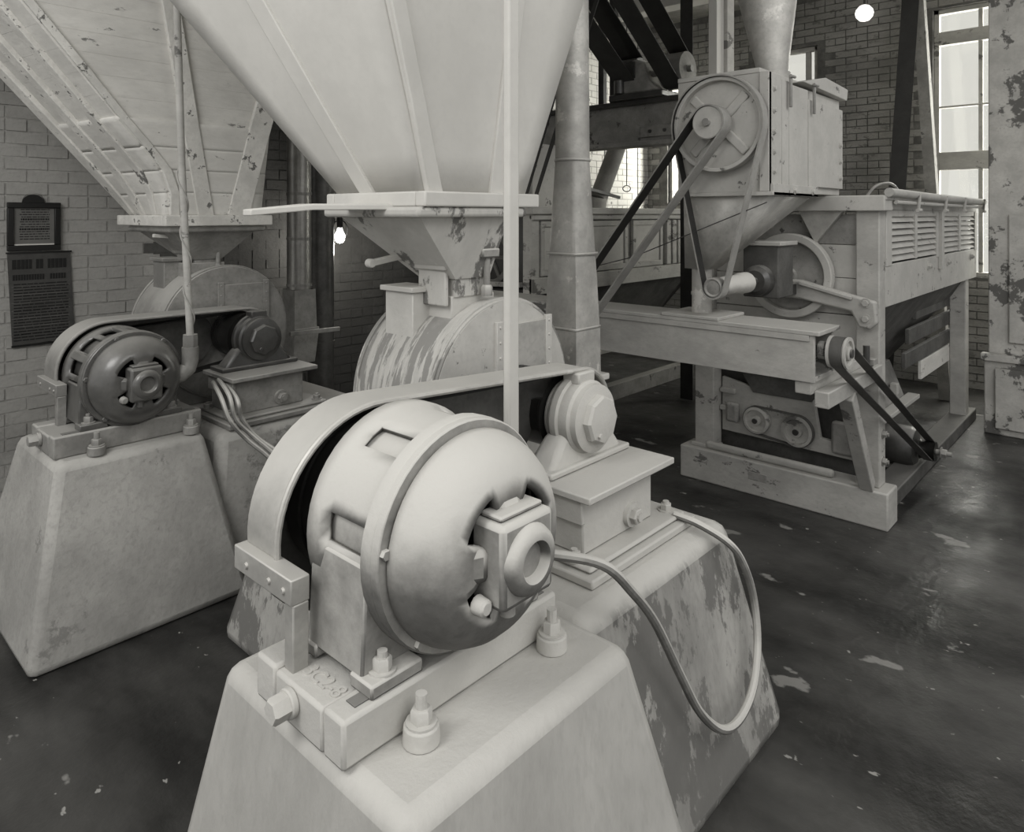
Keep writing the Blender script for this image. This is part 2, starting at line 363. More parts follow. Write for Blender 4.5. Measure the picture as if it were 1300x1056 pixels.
# ================================================================== MILL UNITS
def electric_motor(loc, c, R, paint, bedmat, label, vents, dusty, number):
    # c = shaft centre at the end ring plane; shaft runs along Y, nose towards -Y
    x, y, z = c; zb = z - R + .0          # bed top
    t = thing('electric_motor', label, 'motor', (x, y + .12, loc))
    A = (0, -1, 0)
    bed0, bed1 = loc, loc + .095
    # cast slide bed: two rails, end plates and a sunk middle
    b = MB().box(x - .325, x + .31, y - .02, y + .05, bed0, bed1); b.box(x - .325, x + .31, y + .23, y + .31, bed0, bed1)
    b.box(x - .325, x - .16, y + .05, y + .23, bed0, bed1 - .006); b.box(x + .2, x + .31, y + .05, y + .23, bed0, bed1 - .006)
    b.box(x - .16, x + .2, y + .05, y + .23, bed0, bed1 - .05)
    bed = b.build('slide_bed', bedmat, t, bevel=.008)
    for sx in (-.25, .25):
        MB().box(x + sx - .035, x + sx + .035, y + .0, y + .03, bed1, bed1 + .0025).build('slot', 'iron', bed, bevel=.001)
    MB().cyl((x - .34, y + .16, loc + .055), (x - .325, y + .16, loc + .055), .03).build('boss', bedmat, bed, bevel=.003)
    bolt(t, (x - .34, y + .16, loc + .055), (-1, 0, 0), .026, .035, bedmat, washer=False)
    for sx in (-.17, .24):      # foundation bolts on lugs in front of the bed
        MB().lathe((x + sx, y - .062, bed0), (0, 0, 1), [(.038, 0), (.036, .035), (.03, .038)], 20).build('lug', bedmat, bed, bevel=.002)
        bolt(t, (x + sx, y - .062, bed0 + .038), (0, 0, 1), .022, .026, bedmat, .028)
    if number:
        cu = bpy.data.curves.new('cast_number', 'FONT'); cu.body = number; cu.size = .05; cu.extrude = .002; cu.align_x = 'CENTER'
        co = bpy.data.objects.new('cast_number', cu); COL.objects.link(co); dg = bpy.context.evaluated_depsgraph_get()
        me = bpy.data.meshes.new_from_object(co.evaluated_get(dg)); bpy.data.objects.remove(co)
        me.materials.clear(); me.materials.append(M[bedmat]); no = bpy.data.objects.new('cast_number', me); COL.objects.link(no); no.parent = bed
        no.location = Vector((x - .292, y + .12, bed1 - .005)) - parent_world(bed); no.rotation_euler = (0, 0, radians(-90)); me.name = 'cast_number'
    # stator shell with vent slots: polar grid, openings left out
    n = 48; L0, L1 = .0, (.235 if dusty else .27)
    prof = [(R * .985, L0), (R * 1.0, L0 + .006), (R * 1.0, L0 + .03), (R * .93, L0 + .045), (R * .93, L1 - .06), (R * .985, L1 - .04), (R * .985, L1)]
    b = MB(); vs = []
    for r, tt in prof:
        for i in range(n): a = 2 * pi * i / n; vs.append((x + r * cos(a), y + tt, z + r * sin(a)))
    fs = []
    for j in range(len(prof) - 1):
        for i in range(n):
            if j == 3 and ((i in vents) if dusty else (i % 8) in vents): continue
            fs.append((j * n + i, j * n + (i + 1) % n, (j + 1) * n + (i + 1) % n, (j + 1) * n + i))
    b.add(vs, fs); sh = b.build('stator_shell', paint, t, solid=.014, smooth=40)
    MB().lathe((x, y + .02, z), (0, 1, 0), [(R * (.89 if dusty else .84), 0), (R * (.89 if dusty else .84), .22)], 40).build('core', 'iron' if not dusty else paint, sh)
    for i in range(0 if dusty else 6):
        a = 2 * pi * (i + .5) / 6
        MB().bar((x + R * .955 * cos(a), y + .02, z + R * .955 * sin(a)), (x + R * .955 * cos(a), y + L1 - .03, z + R * .955 * sin(a)), .035, .02, (cos(a), 0, sin(a))).build('rib', paint, sh, bevel=.004)
    # rear bell
    MB().lathe((x, y + L1, z), (0, 1, 0), [(R * .97, 0), (R * .95, .015), (R * .6, .035), (R * .3, .045)], 40).build('rear_bell', paint, t)
    # end ring
    MB().ring((x, y, z), A, R * .84, R * 1.02, -.005, .02, 56).build('end_ring', paint, t, bevel=.004)
    for i in range(6) if not dusty else (0, 2, 5):
        a = radians(-128 + 60 * i); bolt(t, (x + R * .955 * cos(a), y - .02, z + R * .955 * sin(a)), A, .0115, .010, paint, washer=False)
    # domed end shield: polar grid with openings between four arms
    n = 64; dp = [(.90, .026), (.89, .045), (.86, .07), (.80, .098), (.72, .120), (.63, .134), (.55, .142), (.47, .142), (.39, .138), (.30, .132)]
    vs = []; fs = []
    for r, tt in dp:
        for i in range(n): a = 2 * pi * i / n; vs.append((x + R * r * cos(a), y - tt * R / .25, z + R * r * sin(a)))
    for j in range(len(dp) - 1):
        for i in range(n):
            a = ((i + .5) / n * 360 + 45) % 90 - 45        # distance from the nearest arm
            lim = {6: 25, 7: 22, 8: 22}.get(j)
            if lim and abs(a) > lim: continue
            fs.append((j * n + i, j * n + (i + 1) % n, (j + 1) * n + (i + 1) % n, (j + 1) * n + i))
    sd = MB().add(vs, fs).build('end_shield', paint, t, solid=.02 * R / .25, smooth=50)
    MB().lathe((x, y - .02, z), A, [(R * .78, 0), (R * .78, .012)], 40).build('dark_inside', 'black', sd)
    k = R / .25
    for i in range(4):          # the arms stand proud of the dome
        a = pi / 2 * i; ca, sa = cos(a), sin(a)
        MB().hexa([V(x + R * .80 * ca - s * .034 * k * sa, y - q * k, z + R * .80 * sa + s * .034 * k * ca) if e else V(x + R * .30 * ca - s * .040 * k * sa, y - q * k, z + R * .30 * sa + s * .040 * k * ca)
                   for q0, q1 in ((.07, .12), (.108, .168)) for s, e, q in ((-1, 1, q0), (1, 1, q0), (1, 0, q1), (-1, 0, q1))]).build('arm', paint, sd, bevel=.022 * k, smooth=60)
    # bearing housing, square with a lid and a recessed boss
    hw, hh = .080 * k, .088 * k
    bh = MB().box(x - hw, x + hw, y - .205 * k, y - .11 * k, z - hh, z + hh).build('bearing_housing', paint, t, bevel=.012 * k, smooth=50)
    MB().box(x - hw * .82, x + hw * .82, y - .185 * k, y - .125 * k, z + hh, z + hh + .012 * k).build('lid', paint, bh, bevel=.004)
    MB().lathe((x, y - .205 * k, z), A, [(.076 * k, -.004), (.070 * k, .012 * k), (.058 * k, .020 * k), (.044 * k, .022 * k), (.040 * k, .018 * k), (.036 * k, .0), (.012 * k, -.008), (0, -.008)], 36, cap=False).build('boss', paint, bh, smooth=50)
    MB().cyl((x - .02 * k, y - .16 * k, z - hh - .035 * k), (x - .02 * k, y - .16 * k, z - hh), .018 * k, n=12).build('oil_cup', paint, bh)
    MB().lathe((x - hw - .02 * k, y - .15 * k, z - hh * .85), A, [(.02 * k, 0), (.018 * k, .025 * k), (.012 * k, .03 * k)], 12).build('oil_plug', bedmat, bh)
    # feet: skirts down to the bed with toe plates
    for s in (-1, 1):
        xo = x + s * R * .97; xi = x + s * R * .45; zt = z - R * .05
        ft = MB().hexa([(x + s * R * 1.02, y + .03, bed1 + .02), (xi, y + .03, bed1 + .02), (xi, y + .23, bed1 + .02), (x + s * R * 1.02, y + .23, bed1 + .02),
                        (xo, y + .03, zt), (x + s * R * .9, y + .03, zt), (x + s * R * .9, y + .23, zt), (xo, y + .23, zt)]).build('foot', paint, t, bevel=.006)
        for ya in (y - .01, y + .19):
            MB().box(min(x + s * R * 1.04, x + s * R * .5), max(x + s * R * 1.04, x + s * R * .5), ya, ya + .075, bed1 - .001, bed1 + .028).build('toe', paint, ft, bevel=.005)
            bolt(ft, (x + s * R * .84, ya + .03, bed1 + .028), (0, 0, 1), .02, .024, bedmat, .012)
    # pulley
    pu = MB().lathe((x, y + .345 - .05 * dusty, z), (0, 1, 0), [(R * .30, 0), (R * .72, .0), (R * .78, .004), (R * .80, .012), (R * .80, .042), (R * .785, .046), (R * .785, .054), (R * .80, .058), (R * .80, .115), (R * .76, .12), (R * .3, .12)], 48).build('pulley', 'pulley', t, smooth=30)
    MB().cyl((x, y + .2, z), (x, y + .36, z), .03).build('shaft', 'iron', t)
    return t

def grinding_mill(o, z0, mats, label, R=.365, hatch=True):
    # o = (x, y) of drum face centre, z0 = plinth top; axis Y
    x, y = o; z = z0 + .40; cas, brg, ped = mats
    t = thing('grinding_mill', label, 'mill', (x, y + .15, z0))
    A = (0, -1, 0)
    dr = MB().lathe((x, y, z), (0, 1, 0), [(R * .985, 0), (R, .012), (R, .43), (R * .985, .442)], 72).build('drum', cas, t, smooth=30)
    for yy in (.0, .41): MB().ring((x, y, z), (0, 1, 0), R * .99, R * 1.018, yy + .008, yy + .028, 72).build('rim_band', cas, dr, bevel=.002)
    MB().lathe((x, y - .002, z), (0, 1, 0), [(R * .97, 0), (R * .97, .006)], 64).build('end_plate', 'drum_face' if cas == 'floured_drum' else cas, t)
    MB().box(x - R * .92, x + R * .92, y + .03, y + .41, z0, z - R * .45).build('drum_base', ped, t, bevel=.008)
    if hatch:
        MB().box(x - .03, x + .22, y - .012, y + .0, z + .03, z + .27).build('hatch', 'sheet' if cas == 'floured_drum' else cas, t, bevel=.003)
        for sx in (-.045, .235): 
            s = MB().box(x + sx - .018, x + sx + .018, y - .016, y, z + .02, z + .285).build('strap', brg if hatch == 1 else ped, t, bevel=.002)
            for k in range(5): MB().lathe((x + sx, y - .016, z + .04 + k * .056), A, [(.006, 0), (.004, .004)], 8).build('rivet', ped, s)
    # inlet neck on top and the side box
    MB().box(x - .20, x + .02, y + .08, y + .32, z + R * .80, z + R + .02).build('inlet_flange', brg if hatch == 1 else cas, t, bevel=.004)
    MB().box(x - .28, x - .18, y + .20, y + .36, z + .16, z + R + .03).build('inlet_box', brg if hatch == 1 else cas, t, bevel=.004)
    MB().box(x - .295, x - .165, y + .185, y + .375, z + R + .03, z + R + .05).build('inlet_box_rim', brg if hatch == 1 else cas, t, bevel=.003)
    # shaft, grooved pulley, collar, bearing
    MB().cyl((x, y - .36, z), (x, y, z), .035).build('shaft', 'iron', t)
    g = [(.05, -.0)]
    for i in range(4): g += [(.128, .0 + i * .018), (.128, .010 + i * .018), (.120, .012 + i * .018), (.120, .016 + i * .018)]
    g += [(.128, .074), (.128, .20), (.134, .205), (.134, .215), (.05, .215)]
    MB().lathe((x, y - .06, z), A, g, 44).build('pulley', 'pulley', t, smooth=25)
    MB().lathe((x, y - .276, z), A, [(.05, 0), (.112, .004), (.115, .012), (.06, .03)], 40).build('collar', brg, t)
    yb = y - .325
    bh = MB().lathe((x, yb + .02, z), A, [(.06, 0), (.125, .0), (.132, .012), (.132, .035), (.122, .04), (.122, .075), (.112, .082), (.112, .105), (.09, .112)], 48).build('bearing_housing', brg, t, smooth=30)
    MB().lathe((x, yb - .09, z), A, [(.082, 0), (.082, .022), (.074, .03), (.03, .036)], 8).build('cap', brg, bh, smooth=25)
    bolt(bh, (x - .03, yb - .122, z - .045), A, .009, .008, brg, washer=False)
    MB().box(x - .045, x + .045, yb - .05, yb + .02, z + .11, z + .15).build('grease_box', brg, bh, bevel=.006)
    zp = z0 + .245
    # flared saddle below the bearing
    MB().frustum((x - .21, x + .21, yb - .06, yb + .06), zp, (x - .125, x + .125, yb - .05, yb + .03), z - .04).build('saddle', brg, bh, bevel=.02, smooth=60)
    MB().box(x - .22, x + .22, yb - .075, yb + .075, zp, zp + .022).build('saddle_toe', brg, bh, bevel=.006)
    # pedestal
    MB().box(x - .245, x + .245, y - .565, y - .22, zp - .022, zp).build('pedestal_plate', ped, t, bevel=.004)
    pd = MB().box(x - .205, x + .185, y - .51, y - .24, z0 + .045, zp - .022).build('pedestal', ped, t, bevel=.006)
    MB().box(x - .225, x - .205, y - .52, y - .24, z0 + .145, zp - .022).build('side_strip', ped, pd, bevel=.004)
    MB().box(x + .185, x + .20, y - .45, y - .25, z0 + .13, zp - .03).build('side_strip', ped, pd, bevel=.003)
    MB().cyl((x + .05, y - .525, z0 + .095), (x + .05, y - .51, z0 + .095), .038, .04).build('boss', ped, pd)
    bolt(pd, (x + .05, y - .525, z0 + .095), A, .026, .022, ped, .008, washer=False)
    MB().box(x - .28, x + .33, y - .60, y - .18, z0 + .0, z0 + .028).build('base_plate', ped, t, bevel=.006)
    MB().box(x - .255, x + .30, y - .575, y - .2, z0 + .028, z0 + .045).build('base_step', ped, t, bevel=.008)
    for px, py in ((-.235, -.50), (-.235, -.26), (.265, -.52), (.265, -.27)): bolt(t, (x + px, y + py, z0 + .045), (0, 0, 1), .02, .02, ped, .008)
    return t

def belt_guard(mc, mr, pc, pr, y0, y1, m, label, zfoot):
    t = thing('belt_guard', label, 'guard', (mc[0] - mr, y0, zfoot))
    inn = loop2(mc, mr, pc, pr, 30); out = loop2(mc, mr + .008, pc, pr + .008, 30)
    # open underneath: keep the curve round the motor pulley and the top run
    n1 = 31
    k0 = int(n1 * .52)
    top_in = inn[:k0][::-1] + inn[n1 + 12:][::-1]; top_out = out[:k0][::-1] + out[n1 + 12:][::-1]
    b = MB(); ribbon(b, top_in, top_out, XZ, y0, y1, closed=False); b.build('guard_band', m, t, bevel=.002, smooth=50)
    full = loop2(mc, mr + .004, (pc[0] - .25, pc[1]), pr - .01, 30)
    MB().prism([(p[0], y1 - .006, p[1]) for p in full], (0, .006, 0)).build('back_plate', 'sheet_dark', t, smooth=0)
    # rolled lip along the front edge
    MB().tube([(p[0], y0, p[1]) for p in [((a[0] + c[0]) / 2, (a[1] + c[1]) / 2) for a, c in zip(top_in, top_out)]], .008, 8).build('rolled_lip', m, t)
    ex, ez = top_in[0]
    br = MB().box(ex - .035, ex + .01, y0 - .11, y1 + .01, ez - .055, ez - .0).build('bracket', m, t, bevel=.003)
    for yy in (y0 - .08, y0 - .02, y1 - .05): MB().lathe((ex - .035, yy, ez - .03), (-1, 0, 0), [(.008, 0), (.006, .005)], 10).build('rivet', m, br)
    MB().box(ex - .03, ex + .008, y0 - .11, y0 - .075, zfoot, ez - .055).build('support_leg', m, t, bevel=.003)
    return t

# ---- flour-whitened unit -------------------------------------------------
ZP = .75
def foundation(mb0, mt0, mb1, mt1, m1, m2, label):
    t = thing('concrete_foundation', label, 'foundation', ((mb0[0] + mb1[1]) / 2, (mb0[2] + mb1[3]) / 2, 0))
    MB().frustum(mb0, 0, mt0, ZP).build('motor_block', m1, t, bevel=.035, smooth=60)
    MB().frustum(mb1, 0, mt1, ZP - .03).build('mill_block', m2, t, bevel=.05, smooth=60)
    return t
foundation((.66, 1.60, .76, 1.79), (.77, 1.47, .955, 1.62), (1.38, 2.51, .97, 2.96), (1.50, 2.37, 1.13, 2.72), 'concrete', 'concrete_scuffed', 'flour-dusted concrete foundation carrying the white motor and its mill')
electric_motor(ZP, (1.09, 1.15, 1.097), .243, 'floured', 'floured_thick', 'flour-whitened electric motor with domed end shield on a cast slide bed', (15, 16, 22, 23, 8), True, '3C2-8')
grinding_mill((1.93, 1.80), ZP - .03, ('floured_drum', 'floured_thick', 'floured_thick'), 'flour-coated grinding mill with streaked round drum below the white hopper')
belt_guard((1.08, 1.055), .268, (1.93, 1.12), .150, 1.448, 1.578, 'sheet', 'dusty sheet metal guard curving round the white motor pulley', ZP)
bm_ = MB(); ribbon(bm_, loop2((1.09, 1.097), .196, (1.93, 1.12), .130, 28), loop2((1.09, 1.097), .202, (1.93, 1.12), .136, 28), XZ, 1.495, 1.552)
solo(bm_, 'drive_belt', 'black', 'black flat belt between white motor pulley and drum mill', 'belt', (1.09, 1.6, .9))

# ---- darker unit by the brick wall ----------------------------------------
foundation((.745, 1.66, 3.2, 4.2), (.90, 1.52, 3.40, 4.02), (1.50, 2.66, 3.3, 5.1), (1.60, 2.52, 3.42, 4.9), 'concrete_left', 'concrete_left', 'grey concrete foundation beside the brick wall under the dark motor')
electric_motor(ZP, (1.23, 3.50, 1.045), .212, 'motor_left', 'iron_grey', 'dark glossy electric motor with square bearing housing near the brick wall', (0, 1, 2, 4, 5, 6), False, None)
grinding_mill((1.93, 4.02), ZP - .03, ('iron_grey', 'iron', 'iron_grey'), 'grey riveted grinding mill with black bearing beside the brick wall', R=.378, hatch=2)
belt_guard((1.23, 1.045), .225, (1.93, 1.11), .155, 3.80, 3.98, 'iron_grey', 'grey sheet guard over the belt of the dark motor', ZP)
bm_ = MB(); ribbon(bm_, loop2((1.23, 1.045), .164, (1.93, 1.11), .130, 28), loop2((1.23, 1.045), .170, (1.93, 1.11), .136, 28), XZ, 3.87, 3.95)
solo(bm_, 'drive_belt', 'black', 'black belt running under the grey guard of the dark motor', 'belt', (1.21, 3.9, .9))

# ------------------------------------------------------------------ hoppers
def lerp(a, b, t): return V(a) + (V(b) - V(a)) * t
def feed_hopper(c0, c1, ztop, m, mb, label, battens, planks, collar, zc, bent=None):
    # c0, c1: corner rings (front, right, back, left) low and high; bent: extra ring between
    rings = [c0] + (bent or []) + [c1]
    ctr = sum((V(p) for p in c0), Vector((0, 0, 0))) / 4
    t = thing('feed_hopper', label, 'hopper', (ctr.x, ctr.y, c0[0][2]))
    top = [(p[0], p[1], ztop - .03) for p in c1]
    for k in range(len(rings) - 1):
        lo, hi = rings[k], rings[k + 1]
        for i in range(4):
            j = (i + 1) % 4; npl = planks if i in (0, 3) and k == len(rings) - 2 else 1
            if npl == 1:
                G = 8; g = MB(); vs = [lerp(lerp(lo[i], lo[j], p / G), lerp(hi[i], hi[j], p / G), q / G) for q in range(G + 1) for p in range(G + 1)]
                g.add(vs, [(q * (G + 1) + p, q * (G + 1) + p + 1, (q + 1) * (G + 1) + p + 1, (q + 1) * (G + 1) + p) for q in range(G) for p in range(G)])
                g.build('panel', m, t, solid=.03, smooth=60); continue
            for q in range(npl):
                a, b2 = q / npl, (q + 1) / npl - (.006 / npl if npl > 1 else 0)
                MB().slab([lerp(lo[i], hi[i], a), lerp(lo[j], hi[j], a), lerp(lo[j], hi[j], b2), lerp(lo[i], hi[i], b2)], .03).build('plank' if npl > 1 else 'panel', m, t, smooth=0)
    for i in range(4):
        j = (i + 1) % 4
        MB().slab([c1[i], c1[j], top[j], top[i]], .03).build('bin_side', m, t, smooth=0)
    zz0, zz1 = c0[0][2], c1[0][2]
    for face, u0, u1, w in battens:     # batten on a face: share of the width low and high; it follows the warped face
        i, j = face, (face + 1) % 4; st = []; SG = 4
        for k in range(len(rings) - 1):
            lo, hi = rings[k], rings[k + 1]
            for h in range(SG + (k == len(rings) - 2)):
                f = h / SG; L_ = lerp(lo[i], hi[i], f); R_ = lerp(lo[j], hi[j], f); u = u0 + (u1 - u0) * (L_.z - zz0) / (zz1 - zz0)
                if face == 0:       # straight on the flat front
                    xd = lerp(lerp(c0[0], c0[1], u0), lerp(c1[0], c1[1], u1), (L_.z - zz0) / (zz1 - zz0)).x; u = max(.03, (xd - L_.x) / (R_.x - L_.x)) if u0 > .1 else u
                st.append((lerp(L_, R_, u), (R_ - L_).normalized()))
        g = MB(); vs = []
        for h, (c_, sd) in enumerate(st):
            up = st[min(h + 1, len(st) - 1)][0] - st[max(h - 1, 0)][0]; nn = sd.cross(up).normalized()
            vs += [c_ - sd * w / 2 - nn * .01, c_ + sd * w / 2 - nn * .01, c_ + sd * w / 2 + nn * .026, c_ - sd * w / 2 + nn * .026]
        n = len(st) - 1
        g.add(vs, [(4 * h + a_, 4 * h + (a_ + 1) % 4, 4 * h + 4 + (a_ + 1) % 4, 4 * h + 4 + a_) for h in range(n) for a_ in range(4)] + [(0, 1, 2, 3), (4 * n + 3, 4 * n + 2, 4 * n + 1, 4 * n)])
        g.build('batten', mb, t, bevel=.004)
    x0, x1, y0, y1 = collar
    cw = .05
    cl_ = MB().box(x0, x1, y0, y0 + cw, zc[0], zc[1]); cl_.box(x0, x1, y1 - cw, y1, zc[0], zc[1]); cl_.box(x0, x0 + cw, y0 + cw, y1 - cw, zc[0], zc[1]); cl_.box(x1 - cw, x1, y0 + cw, y1 - cw, zc[0], zc[1])
    cl_.build('collar', mb if planks > 1 else m, t, bevel=.006)
    return t
feed_hopper([(1.52, 1.77, 1.86), (1.98, 1.77, 1.86), (1.98, 2.23, 1.86), (1.52, 2.23, 1.86)], [(1.12, 1.68, 3.0), (2.40, 1.68, 3.0), (2.40, 2.93, 3.0), (.83, 2.93, 3.0)], ZC,
            'white', 'white', 'big smooth whitewashed hopper above the flour-coated mill',
            [(0, .05, .03, .06), (0, .66, .62, .07), (3, .40, .45, .08)], 1, (1.47, 2.03, 1.72, 2.28), (1.825, 1.875))
feed_hopper([(1.58, 3.98, 1.79), (2.10, 3.98, 1.79), (2.10, 4.6, 1.79), (1.64, 4.6, 1.79)], [(.52, 3.86, 3.2), (2.36, 3.80, 3.2), (2.36, 4.75, 3.2), (.40, 4.62, 3.2)], ZC,
            'white_worn', 'white_batten', 'chipped plank hopper with rough battens above the riveted grey mill',
            [(0, .38, .52, .09), (0, .74, .95, .13), (0, .05, .02, .05), (3, .06, .06, .10), (3, .38, .40, .08), (3, .72, .78, .07)], 9, (1.54, 2.16, 3.92, 4.64), (1.735, 1.795),
            bent=[[(xf, 3.98 - .09 * (z_ - 1.79), z_), (2.10 + .06 * (z_ - 1.79), 3.98 - .1 * (z_ - 1.79), z_), (2.10 + .06 * (z_ - 1.79), 4.6, z_), (1.64 - .88 * (z_ - 1.79), 4.6, z_)] for xf, z_ in ((1.575, 1.92), (1.53, 2.04), (1.43, 2.16), (1.30, 2.30))])

def feed_funnel(r0, z0, r1, z1, zflange, m, mdark, label, brackets, clampm):
    t = thing('feed_funnel', label, 'funnel', ((r1[0] + r1[1]) / 2, (r1[2] + r1[3]) / 2, z1))
    b = MB(); a = [(r1[0], r1[2], z1), (r1[1], r1[2], z1), (r1[1], r1[3], z1), (r1[0], r1[3], z1), (r0[0], r0[2], z0), (r0[1], r0[2], z0), (r0[1], r0[3], z0), (r0[0], r0[3], z0)]
    b.add(a, [(0, 1, 5, 4), (1, 2, 6, 5), (2, 3, 7, 6), (3, 0, 4, 7)]); b.build('funnel', m, t, solid=.006, smooth=0)
    e = .05
    MB().box(r0[0] - e, r0[1] + e, r0[2] - e, r0[3] + e, z0, zflange).build('flange', m, t, bevel=.012, smooth=60)
    MB().box(r1[0] + .01, r1[1] - .01, r1[2] + .01, r1[3] - .01, z1 - .07, z1 + .01).build('spout', m, t, bevel=.004)
    if brackets:
        x0, y0 = r1[0], r1[2]
        # wide bolted strap on the shadow side
        s = MB().box(x0 - .03, x0 - .012, y0 + .02, y0 + .17, z1 - .10, z1 + .05).build('strap', m, t, bevel=.006)
        p2 = MB().slab([(x0 - .034, y0 + .0, z1 + .035), (x0 - .034, y0 + .19, z1 + .035), (x0 - .055, y0 + .19, z1 + .085), (x0 - .055, y0 + .0, z1 + .085)], .012).build('strap_head', m, t, bevel=.003)
        for k in range(3): MB().lathe((x0 - .048, y0 + .035 + .06 * k, z1 + .06), (-1, 0, .3), [(.013, 0), (.011, .01), (.004, .014)], 12).build('rivet', m, p2)
        # clamp screw on the light side
        cs = MB().cyl((r1[1] - .03, y0 - .02, z1 - .06), (r1[1] - .03, y0 - .02, z1 + .10), .013, n=12).build('clamp_screw', clampm, t)
        MB().box(r1[1] - .075, r1[1] + .015, y0 - .045, y0 - .005, z1 + .07, z1 + .105).build('clamp_head', clampm, cs, bevel=.006)
        MB().lathe((r1[1] - .03, y0 - .02, z1 - .07), (0, 0, 1), [(.022, 0), (.022, .03), (.016, .04)], 6).build('clamp_nut', clampm, cs)
    return t
feed_funnel((1.50, 1.92, 1.78, 2.22), 1.79, (1.73, 1.90, 1.86, 2.06), 1.57, 1.825, 'funnel', 'iron', 'floury sheet metal funnel between the white hopper and drum', True, 'floured')
feed_funnel((1.62, 2.08, 4.0, 4.5), 1.70, (1.78, 1.94, 4.12, 4.30), 1.54, 1.735, 'iron_grey', 'iron', 'dark metal funnel under the chipped plank hopper', True, 'iron_grey')
# slide gate plank and little handle
b = MB().prism([(1.60, 1.85, 1.815), (1.60, 2.15, 1.815), (1.22, 2.05, 1.812), (1.02, 2.03, 1.795), (1.02, 1.98, 1.795), (1.22, 1.96, 1.812)], (0, 0, .02))
solo(b, 'slide_gate', 'white', 'pale plank slide gate sticking out from the white hopper collar', 'board', (1.5, 2.0, 1.8), bevel=.004)
b = MB().bar((1.74, 2.09, 1.655), (1.53, 2.09, 1.625), .03, .022); b.lathe((1.53, 2.075, 1.625), (0, 1, 0), [(.016, 0), (.016, .03)], 14)
solo(b, 'gate_handle', 'white', 'short pale handle poking from the floury funnel', 'handle', (1.6, 2.05, 1.62), bevel=.004)
b = MB().bar((1.82, 4.17, 1.66), (1.57, 4.17, 1.68), .025, .02)
solo(b, 'gate_handle', 'white_worn', 'small handle poking from the dark funnel of the plank hopper', 'handle', (1.6, 4.15, 1.66), bevel=.004)

# ------------------------------------------------------------------ conduits, cables, ducts
b = MB().box(1.440, 1.483, 1.33, 1.355, ZP - .02, ZC)
solo(b, 'conduit_board', 'white', 'narrow white upright strip rising behind the flour-whitened motor', 'conduit', (1.46, 1.34, ZP), bevel=.006)
t = thing('conduit', 'pale pipe conduit with elbow dropping to the dark motor', 'conduit', (1.47, 3.5, 1.0))
MB().tube([(1.40, 3.45, 3.6), (1.405, 3.45, 2.9), (1.43, 3.45, 2.05), (1.475, 3.46, 1.20)], .017, 14).build('pipe', 'wood', t)
MB().lathe((1.475, 3.46, 1.20), (0, 0, -1), [(.034, -.02), (.036, 0), (.036, .035), (.03, .045)], 8).build('hub', 'iron_grey', t)
MB().tube([(1.475, 3.46, 1.16), (1.475, 3.46, 1.10), (1.465, 3.46, 1.06), (1.43, 3.46, 1.035), (1.39, 3.46, 1.03)], .038, 16).build('elbow', 'iron_grey', t)
pts = []
for k in range(60):
    f = k / 59; zz = 2.1 - f * .95; cx = 1.43 + (2.05 - zz) / .85 * .045; a = f * 22
    pts.append((cx + .021 * cos(a), 3.455 + .021 * sin(a), zz))
MB().tube(pts, .004, 6).build('twisted_wire', 'rope', t)
cab = [(1.30, 1.33, .93), (1.40, 1.16, .93), (1.50, 1.06, .90), (1.60, 1.035, .80), (1.70, 1.025, .68), (1.80, 1.005, .50), (1.88, .985, .36), (1.98, .965, .265), (2.10, .965, .235), (2.22, .975, .27), (2.30, .995, .37), (2.325, 1.02, .50), (2.29, 1.04, .62), (2.24, 1.07, .70), (2.20, 1.16, .75), (2.18, 1.24, .765)]
def smoothpath(p, n=6):
    p = [V(q) for q in p]; out = []
    for i in range(len(p) - 1):
        a = p[max(i - 1, 0)]; b_ = p[i]; c = p[i + 1]; d = p[min(i + 2, len(p) - 1)]
        for k in range(n):
            t_ = k / n
            out.append(.5 * ((2 * b_) + (c - a) * t_ + (2 * a - 5 * b_ + 4 * c - d) * t_ ** 2 + (3 * b_ - a - 3 * c + d) * t_ ** 3))
    return out + [p[-1]]
solo(MB().tube(smoothpath(cab), .013, 10), 'power_cable', 'cable', 'dusty armoured cable hanging in a loop over the scuffed foundation', 'cable', (2.0, 1.0, .3))
for k, (dx, dz) in enumerate(((0, 0), (.03, .01), (.06, -.01))):
    pth = [(1.66 + dx, 3.62, .93 + dz), (1.60 + dx, 3.40 - .02 * k, .90 + dz), (1.61 + dx, 3.33, .80), (1.68 + dx, 3.30, .70 + dz), (1.78 + dx, 3.22 - .02 * k, .58), (1.86 + dx, 3.12, .40), (1.9 + dx, 3.06, .05)]
    solo(MB().tube(smoothpath(pth), .011, 8), 'power_cable', 'cable', ('cable hanging lowest on the motor side of the black bearing pedestal', 'middle cable of three hanging at the black bearing pedestal', 'cable lying closest under the black bearing pedestal plate')[k], 'cable', (1.8, 3.2, .1), 'cables at the black bearing pedestal')
# round-to-square duct beside the drum
def round_to_square(mb, c, levels, n=32):
    vs = []
    for z_, r, q in levels:      # q = squareness
        for i in range(n):
            a = 2 * pi * i / n + pi / n * 0; ca, sa = cos(a), sin(a); k = 1 / max(abs(ca), abs(sa)); rr = r * ((1 - q) + q * k * .92)
            vs.append((c[0] + rr * ca, c[1] + rr * sa, z_))
    fs = [(j * n + i, j * n + (i + 1) % n, (j + 1) * n + (i + 1) % n, (j + 1) * n + i) for j in range(len(levels) - 1) for i in range(n)]
    return mb.add(vs, fs)
t = thing('air_duct', 'tall pale sheet metal duct turning from round to square beside drum', 'duct', (2.64, 2.0, 0))
round_to_square(MB(), (2.62, 2.02), [(0, .105, 1), (1.07, .102, 1), (1.28, .10, 1)], 32).build('square_foot', 'sheet', t, smooth=30)
round_to_square(MB(), (2.62, 2.02), [(1.28, .098, 1), (1.50, .094, .75), (1.75, .088, .4), (2.05, .080, .0)], 32).build('transition', 'sheet', t, smooth=50)
